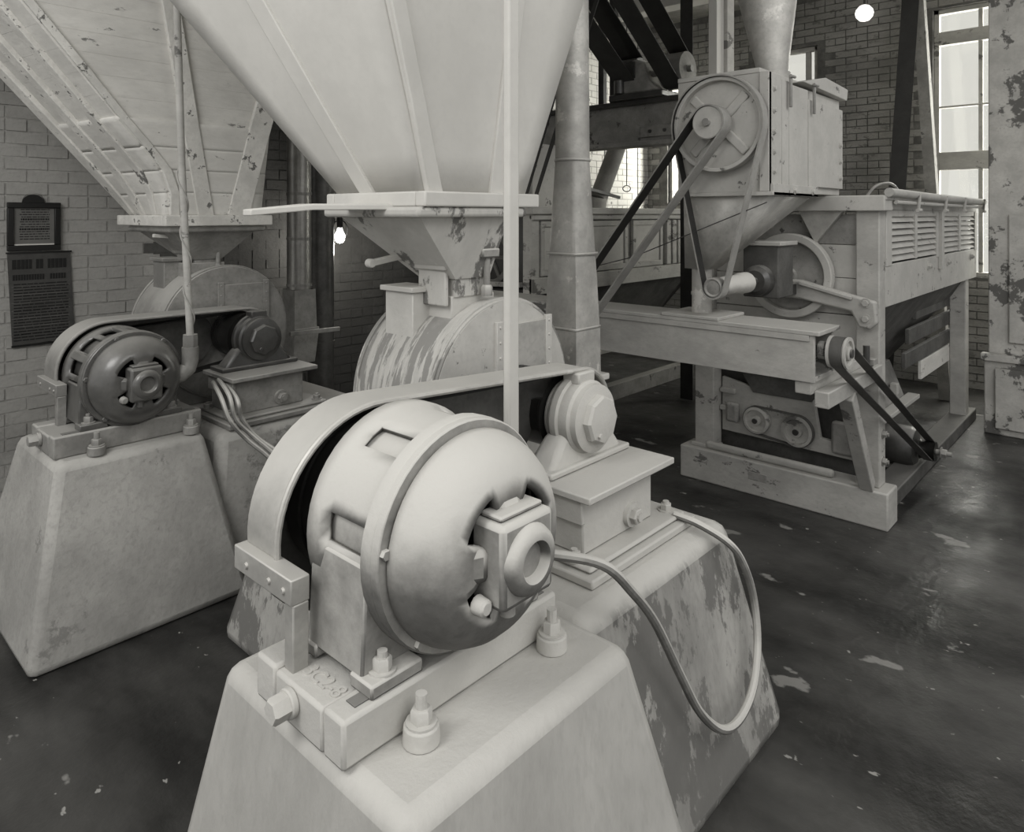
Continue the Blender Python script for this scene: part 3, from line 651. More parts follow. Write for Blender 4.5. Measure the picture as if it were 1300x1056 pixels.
round_to_square(MB(), (2.62, 2.02), [(2.05, .080, 0), (3.0, .074, 0), (ZC, .072, 0)], 32).build('round_pipe', 'sheet', t, smooth=50)
MB().box(2.50, 2.75, 1.90, 2.14, 1.03, 1.06).build('flange', 'floured_thick', t, bevel=.006)
for z_ in (1.28, 1.62, 2.05): round_to_square(MB(), (2.62, 2.02), [(z_ - .006, .101 - .018 * (z_ > 2), 1 if z_ < 1.4 else .6 if z_ < 2 else 0), (z_ + .006, .101 - .018 * (z_ > 2), 1 if z_ < 1.4 else .55 if z_ < 2 else 0)]).build('seam', 'sheet', t, smooth=30, solid=.003)
t = thing('air_duct', 'shiny round duct standing behind the chipped plank hopper', 'duct', (2.8, 4.7, 0))
MB().cyl((2.8, 4.7, 1.25), (2.8, 4.7, ZC), .088, n=32).build('pipe', mat('bright_duct', .3, .2, rough=.35, metal=.6, bump=.05), t)
for z_ in (1.28, 1.62, 1.95): MB().ring((2.8, 4.7, z_), (0, 0, 1), .087, .092, -.01, .01, 32).build('seam', 'iron_grey', t)
round_to_square(MB(), (2.8, 4.7), [(.95, .10, 1), (1.25, .095, .9)]).build('boot', 'iron_grey', t, smooth=30)
MB().hexa([(2.68, 4.58, .72), (2.86, 4.58, .72), (2.86, 4.8, .72), (2.68, 4.8, .72), (2.71, 4.6, .97), (2.91, 4.6, .97), (2.91, 4.8, .97), (2.71, 4.8, .97)]).build('elbow', 'iron_grey', t, bevel=.005)
MB().bar((2.55, 4.4, .98), (2.98, 4.45, .96), .02, .03).build('damper_rod', 'iron_grey', t, bevel=.003)
t = thing('air_duct', 'dark sooty duct next to the hanging bulb', 'duct', (3.08, 4.85, 0))
MB().cyl((3.08, 4.85, 0), (3.08, 4.85, ZC), .10, n=32).build('pipe', 'sheet_dark', t)
for z_ in (.8, 2.0): MB().ring((3.08, 4.85, z_), (0, 0, 1), .099, .105, -.012, .012, 32).build('seam', 'sheet_dark', t)

# hanging bulb
B = Vector((3.30, 4.92, 1.62))
t = thing('hanging_bulb', 'lit bare bulb in a wire loop hanging near brick wall', 'lamp', B)
MB().lathe(B, (0, 0, 1), [(.001, -.055), (.028, -.045), (.042, -.015), (.040, .015), (.022, .05), (.018, .07)], 24).build('bulb', 'bulb', t)
MB().cyl(B + Vector((0, 0, .07)), B + Vector((0, 0, .16)), .024, n=16).build('socket', 'frame', t)
MB().tube([B + Vector((0, 0, .16)), B + Vector((-.01, 0, .4)), B + Vector((-.03, 0, 1.2)), B + Vector((-.03, 0, 2.78))], .006, 8).build('cord', 'frame', t)
for a in (0, 1.05, 2.1):
    MB().tube([B + Vector((.07 * cos(a) * sin(q), .07 * sin(a) * sin(q), -.085 * cos(q) + .05)) for q in [2 * pi * k / 28 for k in range(29)]], .0035, 6).build('guard_wire', 'frame', t)
MB().tube(smoothpath([B + Vector((-.03, 0, .2)), B + Vector((-.11, 0, .05)), B + Vector((-.105, 0, -.2)), B + Vector((-.08, 0, -.42)), B + Vector((-.1, 0, -.2)), B + Vector((-.05, 0, .15))]), .006, 6).build('slack_cord', 'frame', t)
pl_ = bpy.data.lights.new('bulb_light', 'POINT'); pl_.energy = 17; pl_.shadow_soft_size = .05; pl_.color = (1, .97, .9)
po = bpy.data.objects.new('bulb_light', pl_); COL.objects.link(po); po.location = B + Vector((0, -.0, -.1))

# ------------------------------------------------------------------ notices
def bars(mb, x0, x1, z0, z1, y, runs):
    for a, b_ in runs: mb.box(x0 + (x1 - x0) * a, x0 + (x1 - x0) * b_, y - .0015, y, z0, z1)
t = thing('framed_notice', 'black framed printed notice hanging on the brick wall', 'notice', (1.28, 5.28, 1.57))
fx0, fx1, fz0, fz1 = 1.125, 1.415, 1.57, 1.875
for a in ((fx0, fx1, fz0, fz0 + .035), (fx0, fx1, fz1 - .035, fz1), (fx0, fx0 + .035, fz0 + .035, fz1 - .035), (fx1 - .035, fx1, fz0 + .035, fz1 - .035)):
    MB().box(a[0], a[1], 5.265, 5.29, a[2], a[3]).build('frame_rail', 'frame', t, bevel=.004)
sh = MB().box(fx0 + .03, fx1 - .03, 5.282, 5.29, fz0 + .03, fz1 - .03).build('printed_sheet', 'paper', t, smooth=0)
b = MB(); r2 = random.Random(5)
for k in range(13):
    z_ = 1.83 - k * .0155; big = k in (4, 8); pos = .15 + r2.random() * .06; runs = []
    while pos < .85:
        w = .02 + r2.random() * (.10 if not big else .03); runs.append((pos, min(pos + w, .87))); pos += w + (.018 if not big else .012)
    bars(b, fx0 + .03, fx1 - .03, z_ - (.006 if big else .003), z_ + (.006 if big else .0025), 5.282, runs)
b.build('print', 'ink', sh, smooth=0)['kind'] = 'stuff'
MB().box(fx0 + .038, fx1 - .036, 5.275, 5.282, fz0 + .035, fz0 + .043).build('slip', 'white', t, smooth=0)
MB().lathe((1.265, 5.285, fz1), (0, -1, 0), [(.06, 0), (.06, .012)], 24, 0, pi).build('hanger', 'frame', t)
MB().prism([(1.265 + .06 * cos(pi * k / 16), 5.275, fz1 + .05 * sin(pi * k / 16)) for k in range(17)], (0, .012, 0)).build('hanger_plate', 'frame', t, smooth=0)
t = thing('printed_poster', 'dark printed poster pasted below the framed notice', 'poster', (1.3, 5.29, .98))
MB().hexa([(1.155, 5.284, .975), (1.50, 5.284, .99), (1.50, 5.292, .99), (1.155, 5.292, .975), (1.128, 5.284, 1.553), (1.472, 5.284, 1.553), (1.472, 5.292, 1.553), (1.128, 5.292, 1.553)]).build('sheet', 'paper_dark', t, smooth=0)
MB().box(1.12, 1.48, 5.278, 5.286, 1.553, 1.563).build('batten', 'frame', t, smooth=0)
MB().box(1.15, 1.505, 5.278, 5.286, .967, .98).build('batten', 'frame', t, smooth=0)
b = MB()
bars(b, 1.14, 1.46, 1.455, 1.515, 5.284, [(.04, .11), (.12, .18), (.19, .25), (.26, .31), (.32, .37), (.44, .49), (.50, .56), (.64, .69), (.70, .76), (.77, .83), (.84, .90), (.91, .97)])
bars(b, 1.14, 1.46, 1.385, 1.42, 5.284, [(.05 + .045 * k, .085 + .045 * k) for k in range(12)] + [(.68 + .048 * k, .717 + .048 * k) for k in range(6)])
for k in range(20):
    z_ = 1.36 - k * .0185; pos = .05; runs = []
    while pos < .93:
        w = .04 + r2.random() * .14; runs.append((pos, min(pos + w, .96))); pos += w + .015
    bars(b, 1.145, 1.475, z_ - .004, z_ + .003, 5.284, runs)
b.build('print', 'ink', t, smooth=0)['kind'] = 'stuff'
b = MB()
for k in range(7): b.box(1.15, 1.47, 5.2825, 5.284, 1.343 - k * .05, 1.3455 - k * .05)
b.build('rule', 'paper', t, smooth=0)

# ================================================================== CLEANING MACHINE WITH LOUVRES
XF, XB, YR, YL = 4.45, 7.35, 1.20, 2.43
t = thing('grain_cleaner', 'pale wooden grain cleaner with louvred side and corner posts', 'machine', (5.6, 1.85, 0))
sl = MB().box(XF - .06, XF + .14, YR - .06, YL + .02, 0, .215).build('sill', 'wood', t, bevel=.01)
MB().box(XF - .03, XF + .02, YR + .25, YL - .15, .215, .265).build('rail', 'wood', t, bevel=.02)
MB().box(XF - .064, XF - .06, 1.84, 1.96, .10, .15).build('patch', 'wood_grey', sl, bevel=.002)
MB().box(XF + .14, XB, YR + .0, YR + .16, 0, .10).build('side_sill', 'wood_dark', t, bevel=.01)
def post(x0, x1, y0, y1, z0, z1, m='wood'): return MB().box(x0, x1, y0, y1, z0, z1).build('post', m, t, bevel=.008)
p1 = post(XF, XF + .12, YR, YR + .13, .215, 1.86); post(XF, XF + .12, YL - .20, YL - .06, .215, 1.86)
MB().box(XF - .02, XF + .10, YL - .22, YL - .04, .215, .24).build('post_foot', 'wood', t, bevel=.006)
post(XB - .35, XB - .22, YR + .02, YR + .14, 0, 1.3, 'wood'); post(XB - .35, XB - .22, YL - .14, YL, 0, 1.3, 'wood_grey')
for z_ in (.36, .52): bolt(t, (XF + .06, YR, z_), (0, -1, 0), .02, .02, 'iron_grey', .01)
# front boards
for k, (za, zb) in enumerate(((1.62, 1.80), (1.42, 1.615), (1.20, 1.415), (1.02, 1.195))):
    ya = YR + .13
    MB().box(XF + .04, XF + .07, ya, YL - .06, za, zb).build('front_board', 'panel' if k else 'wood_grey', t, bevel=.003)
MB().hexa([(XF + .04, 1.55, .78), (XF + .04, 2.1, .78), (XF + .07, 2.1, .78), (XF + .07, 1.55, .78), (XF + .04, YR + .13, 1.02), (XF + .04, YL - .06, 1.02), (XF + .07, YL - .06, 1.02), (XF + .07, YR + .13, 1.02)]).build('front_taper', 'panel', t, bevel=.003)
for yy in (1.5, 1.85): bolt(t, (XF + .04, yy, 1.73), (-1, 0, 0), .013, .008, 'wood')
MB().box(XF - .05, XF + .12, YR - .04, YL, 1.82, 1.91).build('top_rail', 'panel', t, bevel=.006)
MB().box(XF + .12, XB, YR, YL, 1.82, 1.88).build('deck', 'panel', t, bevel=.004)
# louvred side: stiles, rails and separate slats
for xa, xb in ((XF + .12, 4.69), (5.84, 6.02), (XB - .1, XB)): MB().box(xa, xb, YR - .005, YR + .03, 1.49, 1.82).build('stile', 'panel', t, bevel=.004)
MB().box(5.90, 5.96, YR - .03, YR, 1.40, 1.82).build('cover_strip', 'panel', t, bevel=.004)
for xa, xb in ((5.23, 5.28), (6.60, 6.65)): MB().box(xa, xb, YR - .008, YR + .03, 1.51, 1.80).build('mullion', 'panel', t, bevel=.003)
MB().box(XF + .12, XB, YR, YR + .03, 1.25, 1.50).build('side_board', 'panel', t, bevel=.004)
MB().box(XF + .12, XB, YR, YR + .03, 1.785, 1.83).build('side_rail', 'panel', t, bevel=.004)
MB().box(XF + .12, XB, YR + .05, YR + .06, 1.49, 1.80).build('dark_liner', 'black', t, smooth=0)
for xa, xb in ((4.69, 5.23), (5.28, 5.84), (6.02, 6.60), (6.65, XB - .1)):
    for k in range(7):
        z_ = 1.515 + k * .0395
        MB().hexa([(xa, YR - .004, z_), (xb, YR - .004, z_), (xb, YR + .008, z_), (xa, YR + .008, z_), (xa, YR + .02, z_ + .032), (xb, YR + .02, z_ + .032), (xb, YR + .032, z_ + .032), (xa, YR + .032, z_ + .032)]).build('slat', 'panel', t, smooth=0)
for x_ in (5.6, 6.2, 7.1): bolt(t, (x_, YR, 1.44), (0, -1, 0), .022, .018, 'panel', .008)
# lid with rolled edge and clasps
MB().box(XF - .04, XB - .05, YR - .05, YR + .25, 1.88, 1.91).build('lid', 'panel', t, bevel=.01)
MB().tube([(XF - .04, YR - .06, 1.925), (5.4, YR - .065, 1.915), (XB - .05, YR - .06, 1.905)], .026, 12).build('lid_roll', 'wood', t)
MB().tube([(XF + .1, YR - .06, 1.87), (XB - .1, YR - .06, 1.86)], .012, 10).build('lid_rod', 'panel', t)
for x_ in (5.0, 5.75, 6.4, 7.2):
    c_ = MB().bar((x_, YR - .085, 1.93), (x_, YR - .075, 1.82), .03, .015, (0, 1, 0)).build('clasp', 'panel', t, bevel=.004)
    MB().cyl((x_ - .04, YR - .08, 1.825), (x_ + .04, YR - .08, 1.825), .012, n=10).build('clasp_pin', 'panel', c_)
# hopper bottom under the body and its discharge box
b = MB(); a = [(XF + .1, 1.62, .62), (6.1, 1.62, .62), (6.1, 2.0, .62), (XF + .1, 2.0, .62), (XF + .1, YR + .03, 1.26), (XB - .05, YR + .03, 1.26), (XB - .05, YL, 1.26), (XF + .1, YL, 1.26)]
b.hexa(a); b.build('hopper_bottom', 'wood_dark', t, bevel=.004)
db = MB().hexa([(4.72, 1.42, .44), (5.9, 1.42, .44), (5.9, 2.0, .44), (4.72, 2.0, .44), (4.72, 1.52, .70), (5.9, 1.52, .70), (5.9, 2.0, .70), (4.72, 2.0, .70)]).build('discharge_box', 'wood_grey', t, bevel=.006)
MB().box(4.72, 6.0, 1.34, 1.42, .42, .45).build('discharge_lip', 'wood', db, bevel=.004)
for x_ in (4.95, 5.3, 5.65): MB().box(x_ - .03, x_ + .03, 1.40, 1.45, .50, .58).build('clip', 'wood', db, bevel=.006)
for zz, xa in ((1.02, 6.4), (.86, 6.2), (.70, 6.1)): MB().box(xa - .5, XB - .22, YR + .14, YR + .17, zz, zz + .11).build('back_board', 'wood_dark', t, bevel=.004)
MB().box(6.05, XB - .34, YR + .14, YR + .165, .55, .69).build('pale_board', 'white_worn', t, bevel=.004)
# shaft wheel in front of the boards
SH = (1.71, 1.42)
wh = MB().ring((XF - .02, *SH), (-1, 0, 0), .215, .262, -.03, .035, 56).build('hand_wheel', 'panel', t, bevel=.006)
MB().lathe((XF - .01, *SH), (-1, 0, 0), [(.22, 0), (.20, .012), (.12, .004), (.05, .02), (.045, .05)], 48).build('wheel_web', 'wood_grey', wh)
MB().cyl((3.44, *SH), (XF + .05, *SH), .022).build('shaft', 'iron', t)
MB().lathe((3.50, *SH), (1, 0, 0), [(.035, 0), (.05, .02), (.05, .20), (.058, .22), (.058, .30), (.04, .32)], 28).build('shaft_sleeve', 'floured_thick', t)
gb = MB().box(3.98, 4.20, SH[0] - .11, SH[0] + .10, SH[1] - .10, SH[1] + .20).build('bearing_box', 'wood_dark', t, bevel=.008)
MB().box(3.96, 4.22, SH[0] - .13, SH[0] + .12, SH[1] + .20, SH[1] + .225).build('box_lid', 'wood', gb, bevel=.006)
MB().lathe((3.98, *SH), (-1, 0, 0), [(.09, 0), (.085, .05), (.06, .07)], 28).build('box_boss', 'iron', gb)
ar = MB().prism([(4.36, SH[0] - .09, 1.40), (4.36, YR + .06, 1.315), (4.36, YR + .0, 1.30), (4.36, YR - .01, 1.18), (4.36, YR + .03, 1.14), (4.36, YR + .09, 1.15), (4.36, YR + .13, 1.235), (4.36, SH[0] - .09, 1.285), (4.36, SH[0] + .1, 1.29), (4.36, SH[0] + .1, 1.40)], (.06, 0, 0)).build('bracket_arm', 'wood', t, bevel=.012, smooth=50)
MB().bar((4.345, SH[0] - .09, 1.385), (4.345, YR + .12, 1.315), .03, .02).build('arm_rib', 'wood', ar, bevel=.004)
for yy, zz in ((YR + .05, 1.20), (YR + .05, 1.29)): bolt(ar, (4.36, yy, zz), (-1, 0, 0), .02, .014, 'wood')
for yy, x_ in ((SH[0], 4.20),): MB().box(4.20, 4.36, yy - .07, yy + .07, 1.31, 1.38).build('arm_shelf', 'iron', ar, bevel=.006)
# shaker drive: plate, two pulleys
XD = 4.56
dpq = MB().prism([(XD, 2.225, .69), (XD, 2.04, .655), (XD, 1.90, .694), (XD, 1.61, .636), (XD, 1.57, .403), (XD, 1.335, .384), (XD, 1.335, .306), (XD, 2.225, .326)], (.04, 0, 0)).build('drive_plate', 'wood', t, bevel=.006)
for (yy, zz, r) in ((1.965, .446, .086), (1.70, .427, .096)):
    pp = MB().lathe((XD, yy, zz), (-1, 0, 0), [(r, 0), (r, .05), (r * .82, .055), (r * .78, .035), (r * .36, .03), (r * .34, .06), (r * .2, .06)], 36).build('shaker_pulley', 'wood', t, smooth=30)
    MB().cyl((XD - .07, yy, zz), (XD - .02, yy, zz), r * .2, n=16).build('hub', 'iron', pp)
b = MB(); ribbon(b, loop2((1.965, .446), .086, (1.70, .427), .096), loop2((1.965, .446), .092, (1.70, .427), .102), YZ, XD - .045, XD - .012); b.build('shaker_belt', 'belt_mid', t)
MB().box(XD - .05, XD, 2.09, 2.18, .40, .53).build('shaker_block', 'wood_grey', t, bevel=.02)
MB().box(XD - .03, XD + .03, 1.34, 1.5, .33, .53).build('shaker_spring', 'wood_grey', t, bevel=.02)
for z_ in (.44, .56): MB().box(XD - .035, XD, 2.12, 2.226, z_ + .03, z_ + .06).build('shaker_rod', 'wood', t, bevel=.004)
MB().box(XD + .12, XD + .14, 1.34, 2.42, .10, .78).build('under_panel', 'wood_dark', t, smooth=0)
# funnel-shaped chute bracket under the aspirator
MB().prism([(4.44, 1.40, 1.82), (4.44, 1.66, 1.82), (4.44, 1.56, 1.62)], (.05, 0, 0)).build('chute_bracket', 'sheet', t, bevel=.004)

# ------------------------------------------------------------------ screw conveyor trough in front of the machine
TX0, TX1, TY0, TY1, TZ0, TZ1 = 3.50, 3.78, 1.235, 3.75, .985, 1.215
t = thing('conveyor_trough', 'long pale wooden conveyor trough standing before the grain cleaner', 'conveyor', (3.64, 2.4, TZ0))
MB().box(TX0, TX0 + .025, TY0, TY1, TZ0, TZ1).build('side_board', 'wood', t, bevel=.003)
MB().box(TX1 - .025, TX1, TY0, TY1, TZ0, TZ1).build('side_board', 'wood', t, bevel=.003)
MB().box(TX0 + .025, TX1 - .025, TY0, TY1, TZ0, TZ0 + .025).build('bottom_board', 'wood', t, bevel=.003)
MB().box(TX0 + .025, TX1 - .025, TY0 + .12, TY0 + .14, TZ0 + .025, TZ1).build('end_board', 'wood_dark', t, bevel=.003)
MB().box(TX0 - .015, TX1 + .01, TY0 - .03, TY1, TZ1, TZ1 + .022).build('lid_board', 'wood', t, bevel=.004)
MB().box(TX0 - .012, TX0, TY0 + .02, TY1, TZ1 - .03, TZ1 - .0).build('lid_strip', 'wood', t, bevel=.002)
MB().box(TX0 - .02, TX1 + .02, 1.72, 2.06, TZ1 + .022, TZ1 + .04).build('inlet_plate', 'wood', t, bevel=.004)
# cross pieces to the post, brace
MB().box(TX0 + .02, XF, TY0 + .02, TY0 + .10, TZ0 - .065, TZ0).build('cross_bearer', 'wood', t, bevel=.006)
MB().box(TX0 + .06, XF, TY0 - .05, TY0 + .02, TZ0 - .13, TZ0 - .05).build('cross_bearer', 'wood', t, bevel=.006)
MB().bar((TX0 + .42, TY0 - .02, TZ0 - .13), (XF - .04, TY0 + .02, .23), .07, .075, (0, 1, 0)).build('brace', 'wood', t, bevel=.006)
MB().bar((TX0 + .2, 3.6, TZ0), (TX0 + .2, 3.6, 0), .08, .08).build('leg', 'wood', t, bevel=.006)
MB().box(TX0 + .05, TX1, 2.7, 2.85, TZ0 - .19, TZ0).build('outlet_spout', 'wood_grey', t, bevel=.006)
# screw shaft and two-step pulley
PC = (3.64, 1.125)
MB().cyl((PC[0], TY0 + .12, PC[1]), (PC[0], 1.10, PC[1]), .022).build('screw_shaft', 'iron', t)
MB().lathe((PC[0], TY0 + .02, PC[1]), (0, -1, 0), [(.03, 0), (.045, 0), (.045, .03), (.03, .035)], 24).build('shaft_collar', 'wood', t)
pp = MB().lathe((PC[0], 1.205, PC[1]), (0, -1, 0), [(.03, 0), (.078, 0), (.078, .012), (.07, .016), (.07, .075), (.078, .079), (.078, .09), (.06, .09), (.055, .078), (.03, .078)], 40).build('pulley', 'panel', t, smooth=30)
MB().lathe((PC[0], 1.125, PC[1]), (0, -1, 0), [(.035, -.01), (.035, .012), (.022, .016)], 24).build('hub', 'panel', pp)
# floor motor that drives it
FM = (5.45, .20)
t = thing('floor_motor', 'small dark drive motor on the floor beside the corner post', 'motor', (5.45, 1.35, 0))
MB().lathe((FM[0], 1.23, FM[1]), (0, 1, 0), [(.05, 0), (.12, .01), (.14, .04), (.14, .24), (.12, .27), (.05, .28)], 36).build('motor_body', 'iron', t)
MB().box(FM[0] - .16, FM[0] + .16, 1.25, 1.49, 0, .08).build('motor_base', 'iron', t, bevel=.01)
MB().lathe((FM[0], 1.215, FM[1]), (0, -1, 0), [(.03, 0), (.065, 0), (.06, .01), (.06, .085), (.065, .095), (.03, .095)], 32).build('pulley', 'pulley', t, smooth=30)
MB().cyl((FM[0], 1.09, FM[1]), (FM[0], 1.26, FM[1]), .018, n=14).build('shaft', 'iron_grey', t)
bolt(t, (FM[0], 1.09, FM[1]), (0, -1, 0), .028, .03, 'iron_grey', .03)
i_, o_ = loop2(PC, .071, FM, .061, 24), loop2(PC, .076, FM, .066, 24)
b = MB(); ribbon(b, i_, o_, XZ, 1.133, 1.188)
solo(b, 'drive_belt', 'belt_mid', 'slanting leather belt from trough pulley down to the floor motor', 'belt', (4.5, 1.15, .2))
# tensioner on the corner post
t = thing('belt_tensioner', 'small dark belt tensioner bracket on the corner post', 'bracket', (4.40, 1.25, .95))
MB().box(4.38, 4.45, 1.21, 1.28, .93, .97).build('arm', 'iron_grey', t, bevel=.004)
MB().cyl((4.36, 1.245, .90), (4.36, 1.245, 1.05), .018, n=16).build('screw', 'iron', t)
MB().cyl((4.36, 1.245, .90), (4.36, 1.245, .935), .035, n=20).build('knob', 'iron_grey', t)

# ------------------------------------------------------------------ aspirator box with big wheel
BX0, BX1, BY0, BY1, BZ0, BZ1 = 3.50, 4.60, 1.45, 1.965, 1.915, 2.52
t = thing('aspirator_box', 'pale boxed aspirator with bolted doors above the conveyor trough', 'machine', (4.0, 1.7, BZ0))
MB().box(BX0 + .02, BX1, BY0 + .02, BY1, BZ0, BZ1 - .02).build('body', 'panel', t, bevel=.004)
for k, (za, zb) in enumerate(((BZ0, 2.10), (2.105, 2.30), (2.305, BZ1))): MB().box(BX0, BX0 + .02, BY0 + .05, BY1, za, zb).build('front_board', 'panel', t, bevel=.002)
MB().box(BX0 - .012, BX0 + .02, BY0, BY0 + .05, BZ0, BZ1).build('corner_strip', 'panel', t, bevel=.003)
MB().box(BX0 - .01, BX0 + .15, BY0, BY0 + .02, BZ0, BZ1).build('corner_strip', 'panel', t, bevel=.003)
for k, (xa, xb, zt) in enumerate(((BX0 + .155, BX0 + .245, 2.50), (BX0 + .25, BX0 + .52, 2.49), (BX0 + .53, BX1, 2.44))):
    MB().box(xa, xb, BY0 + .0, BY0 + .02, BZ0 + .04, zt).build('door', 'panel', t, bevel=.003)
MB().box(BX0, BX0 + .62, BY0 - .02, BY0 + .0, BZ0 - .02, BZ0 + .04).build('bottom_rail', 'panel', t, bevel=.003)
MB().box(BX0 - .01, BX0 + .62, BY0 - .02, BY1, BZ0 - .02, BZ0).build('bottom_frame', 'panel', t, bevel=.003)
for z_ in (2.02, 2.12, 2.22, 2.33, 2.44): bolt(t, (BX0 + .05, BY0, z_), (0, -1, 0), .012, .01, 'panel')
for x_ in (BX0 + .27, BX0 + .53): bolt(t, (x_, BY0 - .02, BZ0 + .01), (0, -1, 0), .014, .01, 'panel')
for z_ in (2.02, 2.12, 2.22): bolt(t, (BX1 - .05, BY0, z_), (0, -1, 0), .012, .01, 'panel')
MB().prism([(BX0 + .40, BY0 - .02, BZ1), (4.62, BY0 - .02, BZ1 - .02), (4.64, BY0 - .02, BZ1 + .05), (4.25, BY0 - .02, BZ1 + .07)], (0, BY1 - BY0 + .04, 0)).build('hood', 'panel', t, bevel=.004)
for x_ in (BX0 + .22, BX0 + .56):
    c_ = MB().bar((x_, BY0 - .02, 2.36), (x_, BY0 - .02, 2.53), .02, .014, (0, 1, 0)).build('latch', 'iron_grey', t, bevel=.003)
    MB().cyl((x_ - .03, BY0 - .03, 2.52), (x_ + .03, BY0 - .03, 2.52), .008, n=10).build('latch_pin', 'iron_grey', c_)
MB().box(BX0 - .005, BX0 + .55, BY0 + .05, BY1, BZ1, BZ1 + .025).build('top_board', 'panel', t, bevel=.003)
# tapering outlet and pipe down to the trough
b = MB().add([(BX0 + .03, BY0 + .02, BZ0 - .02), (BX0 + .60, BY0 + .02, BZ0 - .02), (BX0 + .60, BY1 - .02, BZ0 - .02), (BX0 + .03, BY1 - .02, BZ0 - .02), (3.57, 1.83, 1.50), (3.71, 1.83, 1.50), (3.71, 1.96, 1.50), (3.57, 1.96, 1.50)],
         [(0, 1, 5, 4), (1, 2, 6, 5), (2, 3, 7, 6), (3, 0, 4, 7)]); b.build('outlet_cone', 'sheet', t, solid=.006, smooth=20)
MB().cyl((3.64, 1.895, TZ1 + .04), (3.64, 1.895, 1.52), .055, n=28).build('outlet_pipe', 'sheet', t)
MB().ring((3.64, 1.895, 1.36), (0, 0, 1), .054, .059, -.008, .008, 28).build('pipe_seam', 'sheet', t)
# big wheel and small pulley on one shaft
WC = (1.695, 2.265)
bw = MB().ring((3.44, *WC), (-1, 0, 0), .226, .246, -.025, .03, 72).build('big_wheel', 'panel', t, bevel=.003)
MB().lathe((3.45, *WC), (-1, 0, 0), [(.23, 0), (.20, .004), (.16, .016), (.11, .006), (.06, .016), (.05, .03)], 60).build('wheel_disc', 'panel', bw)
for k in range(4):
    a = pi / 4 + pi / 2 * k; MB().bar((3.435, WC[0] + .07 * cos(a), WC[1] + .07 * sin(a)), (3.44, WC[0] + .21 * cos(a), WC[1] + .21 * sin(a)), .05, .02, (1, 0, 0)).build('spoke', 'panel', bw, bevel=.008)
MB().lathe((3.385, *WC), (-1, 0, 0), [(.03, 0), (.082, 0), (.084, .006), (.084, .07), (.078, .074), (.06, .070), (.02, .074)], 44).build('small_pulley', 'panel', t, smooth=30)
MB().cyl((3.50, *WC), (3.29, *WC), .02, n=18).build('shaft', 'iron_grey', t)
lp = MB().lathe((3.46, *SH), (-1, 0, 0), [(.02, 0), (.05, 0), (.052, .004), (.052, .06), (.045, .064), (.036, .056), (.02, .06)], 32).build('lower_pulley', 'iron_grey', t, smooth=30)
b = MB(); ribbon(b, loop2(WC, .247, SH, .053), loop2(WC, .255, SH, .061), YZ, 3.395, 3.455)
two_tone(solo(b, 'drive_belt', 'belt_light', 'belt from the big pale wheel down to the shaft pulley', 'belt', (3.43, 1.7, 1.4)), 'belt_dark')
LC = (2.60, 1.13)
b = MB(); ribbon(b, loop2(WC, .085, LC, .085), loop2(WC, .093, LC, .093), YZ, 3.305, 3.39)
two_tone(solo(b, 'drive_belt', 'belt_light', 'long slanting belt from the small pulley down behind square duct', 'belt', (3.35, 2.2, 1.2)), 'belt_dark')
t = thing('idler_pulley', 'pale idler pulley at the trough side behind the square duct', 'pulley', (3.4, 2.6, 1.1))
MB().lathe((3.39, *LC), (-1, 0, 0), [(.03, 0), (.082, 0), (.084, .006), (.084, .07), (.02, .074)], 40).build('rim', 'panel', t, smooth=30)
MB().cyl((3.30, *LC), (TX0, *LC), .02, n=16).build('axle', 'iron_grey', t)

# ------------------------------------------------------------------ second cleaner behind
t = thing('grain_cleaner', 'panelled wooden grain cleaner standing before the white brick wall', 'machine', (5.9, 4.4, 0))
SY0, SY1, SX0, SX1 = 3.9, 5.1, 4.5, 7.3
MB().box(SX0 + .06, SX1, SY0 + .03, SY1, 1.14, 1.80).build('body', 'wood_grey', t, bevel=.004)
for a in ((SX0, SX0 + .1, SY0, SY0 + .1), (SX0, SX0 + .1, SY1 - .1, SY1), (SX1 - .1, SX1, SY0, SY0 + .1)): MB().box(*a, .15, 1.80).build('post', 'wood', t, bevel=.006)
MB().box(SX0 - .06, SX1 + .05, SY0 - .06, SY1, 1.80, 1.86).build('top', 'wood', t, bevel=.008)
MB().box(SX0, SX1, SY0 - .03, SY0 + .03, 1.75, 1.80).build('cornice', 'wood', t, bevel=.01)
for xa, xb in ((4.62, 5.25), (5.33, 5.95), (6.05, 6.62)):
    MB().box(xa + .05, xb - .05, SY0 + .01, SY0 + .03, 1.32, 1.69).build('panel', 'panel', t, bevel=.004)
    for q in ((xa, xb, 1.69, 1.74), (xa, xb, 1.27, 1.32), (xa, xa + .05, 1.32, 1.69), (xb - .05, xb, 1.32, 1.69)): MB().box(q[0], q[1], SY0 - .005, SY0 + .03, q[2], q[3]).build('panel_rail', 'wood', t, bevel=.004)
for k in range(4): MB().box(6.68 + k * .12, 6.76 + k * .12, SY0 - .02, SY0 + .03, 1.27, 1.74).build('pilaster', 'wood', t, bevel=.006)
MB().box(SX0, SX1, SY0 - .02, SY0 + .03, 1.12, 1.26).build('lower_board', 'wood', t, bevel=.006)
MB().hexa([(SX0 + .1, 4.3, .55), (SX1 - .3, 4.3, .55), (SX1 - .3, 4.7, .55), (SX0 + .1, 4.7, .55), (SX0 + .1, SY0 + .03, 1.13), (SX1, SY0 + .03, 1.13), (SX1, SY1, 1.13), (SX0 + .1, SY1, 1.13)]).build('hopper_bottom', 'wood_dark', t, smooth=0)
w_ = MB().ring((SX0 + .03, 4.4, 1.42), (-1, 0, 0), .20, .25, -.02, .03, 48).build('hand_wheel', 'wood_dark', t, bevel=.005)
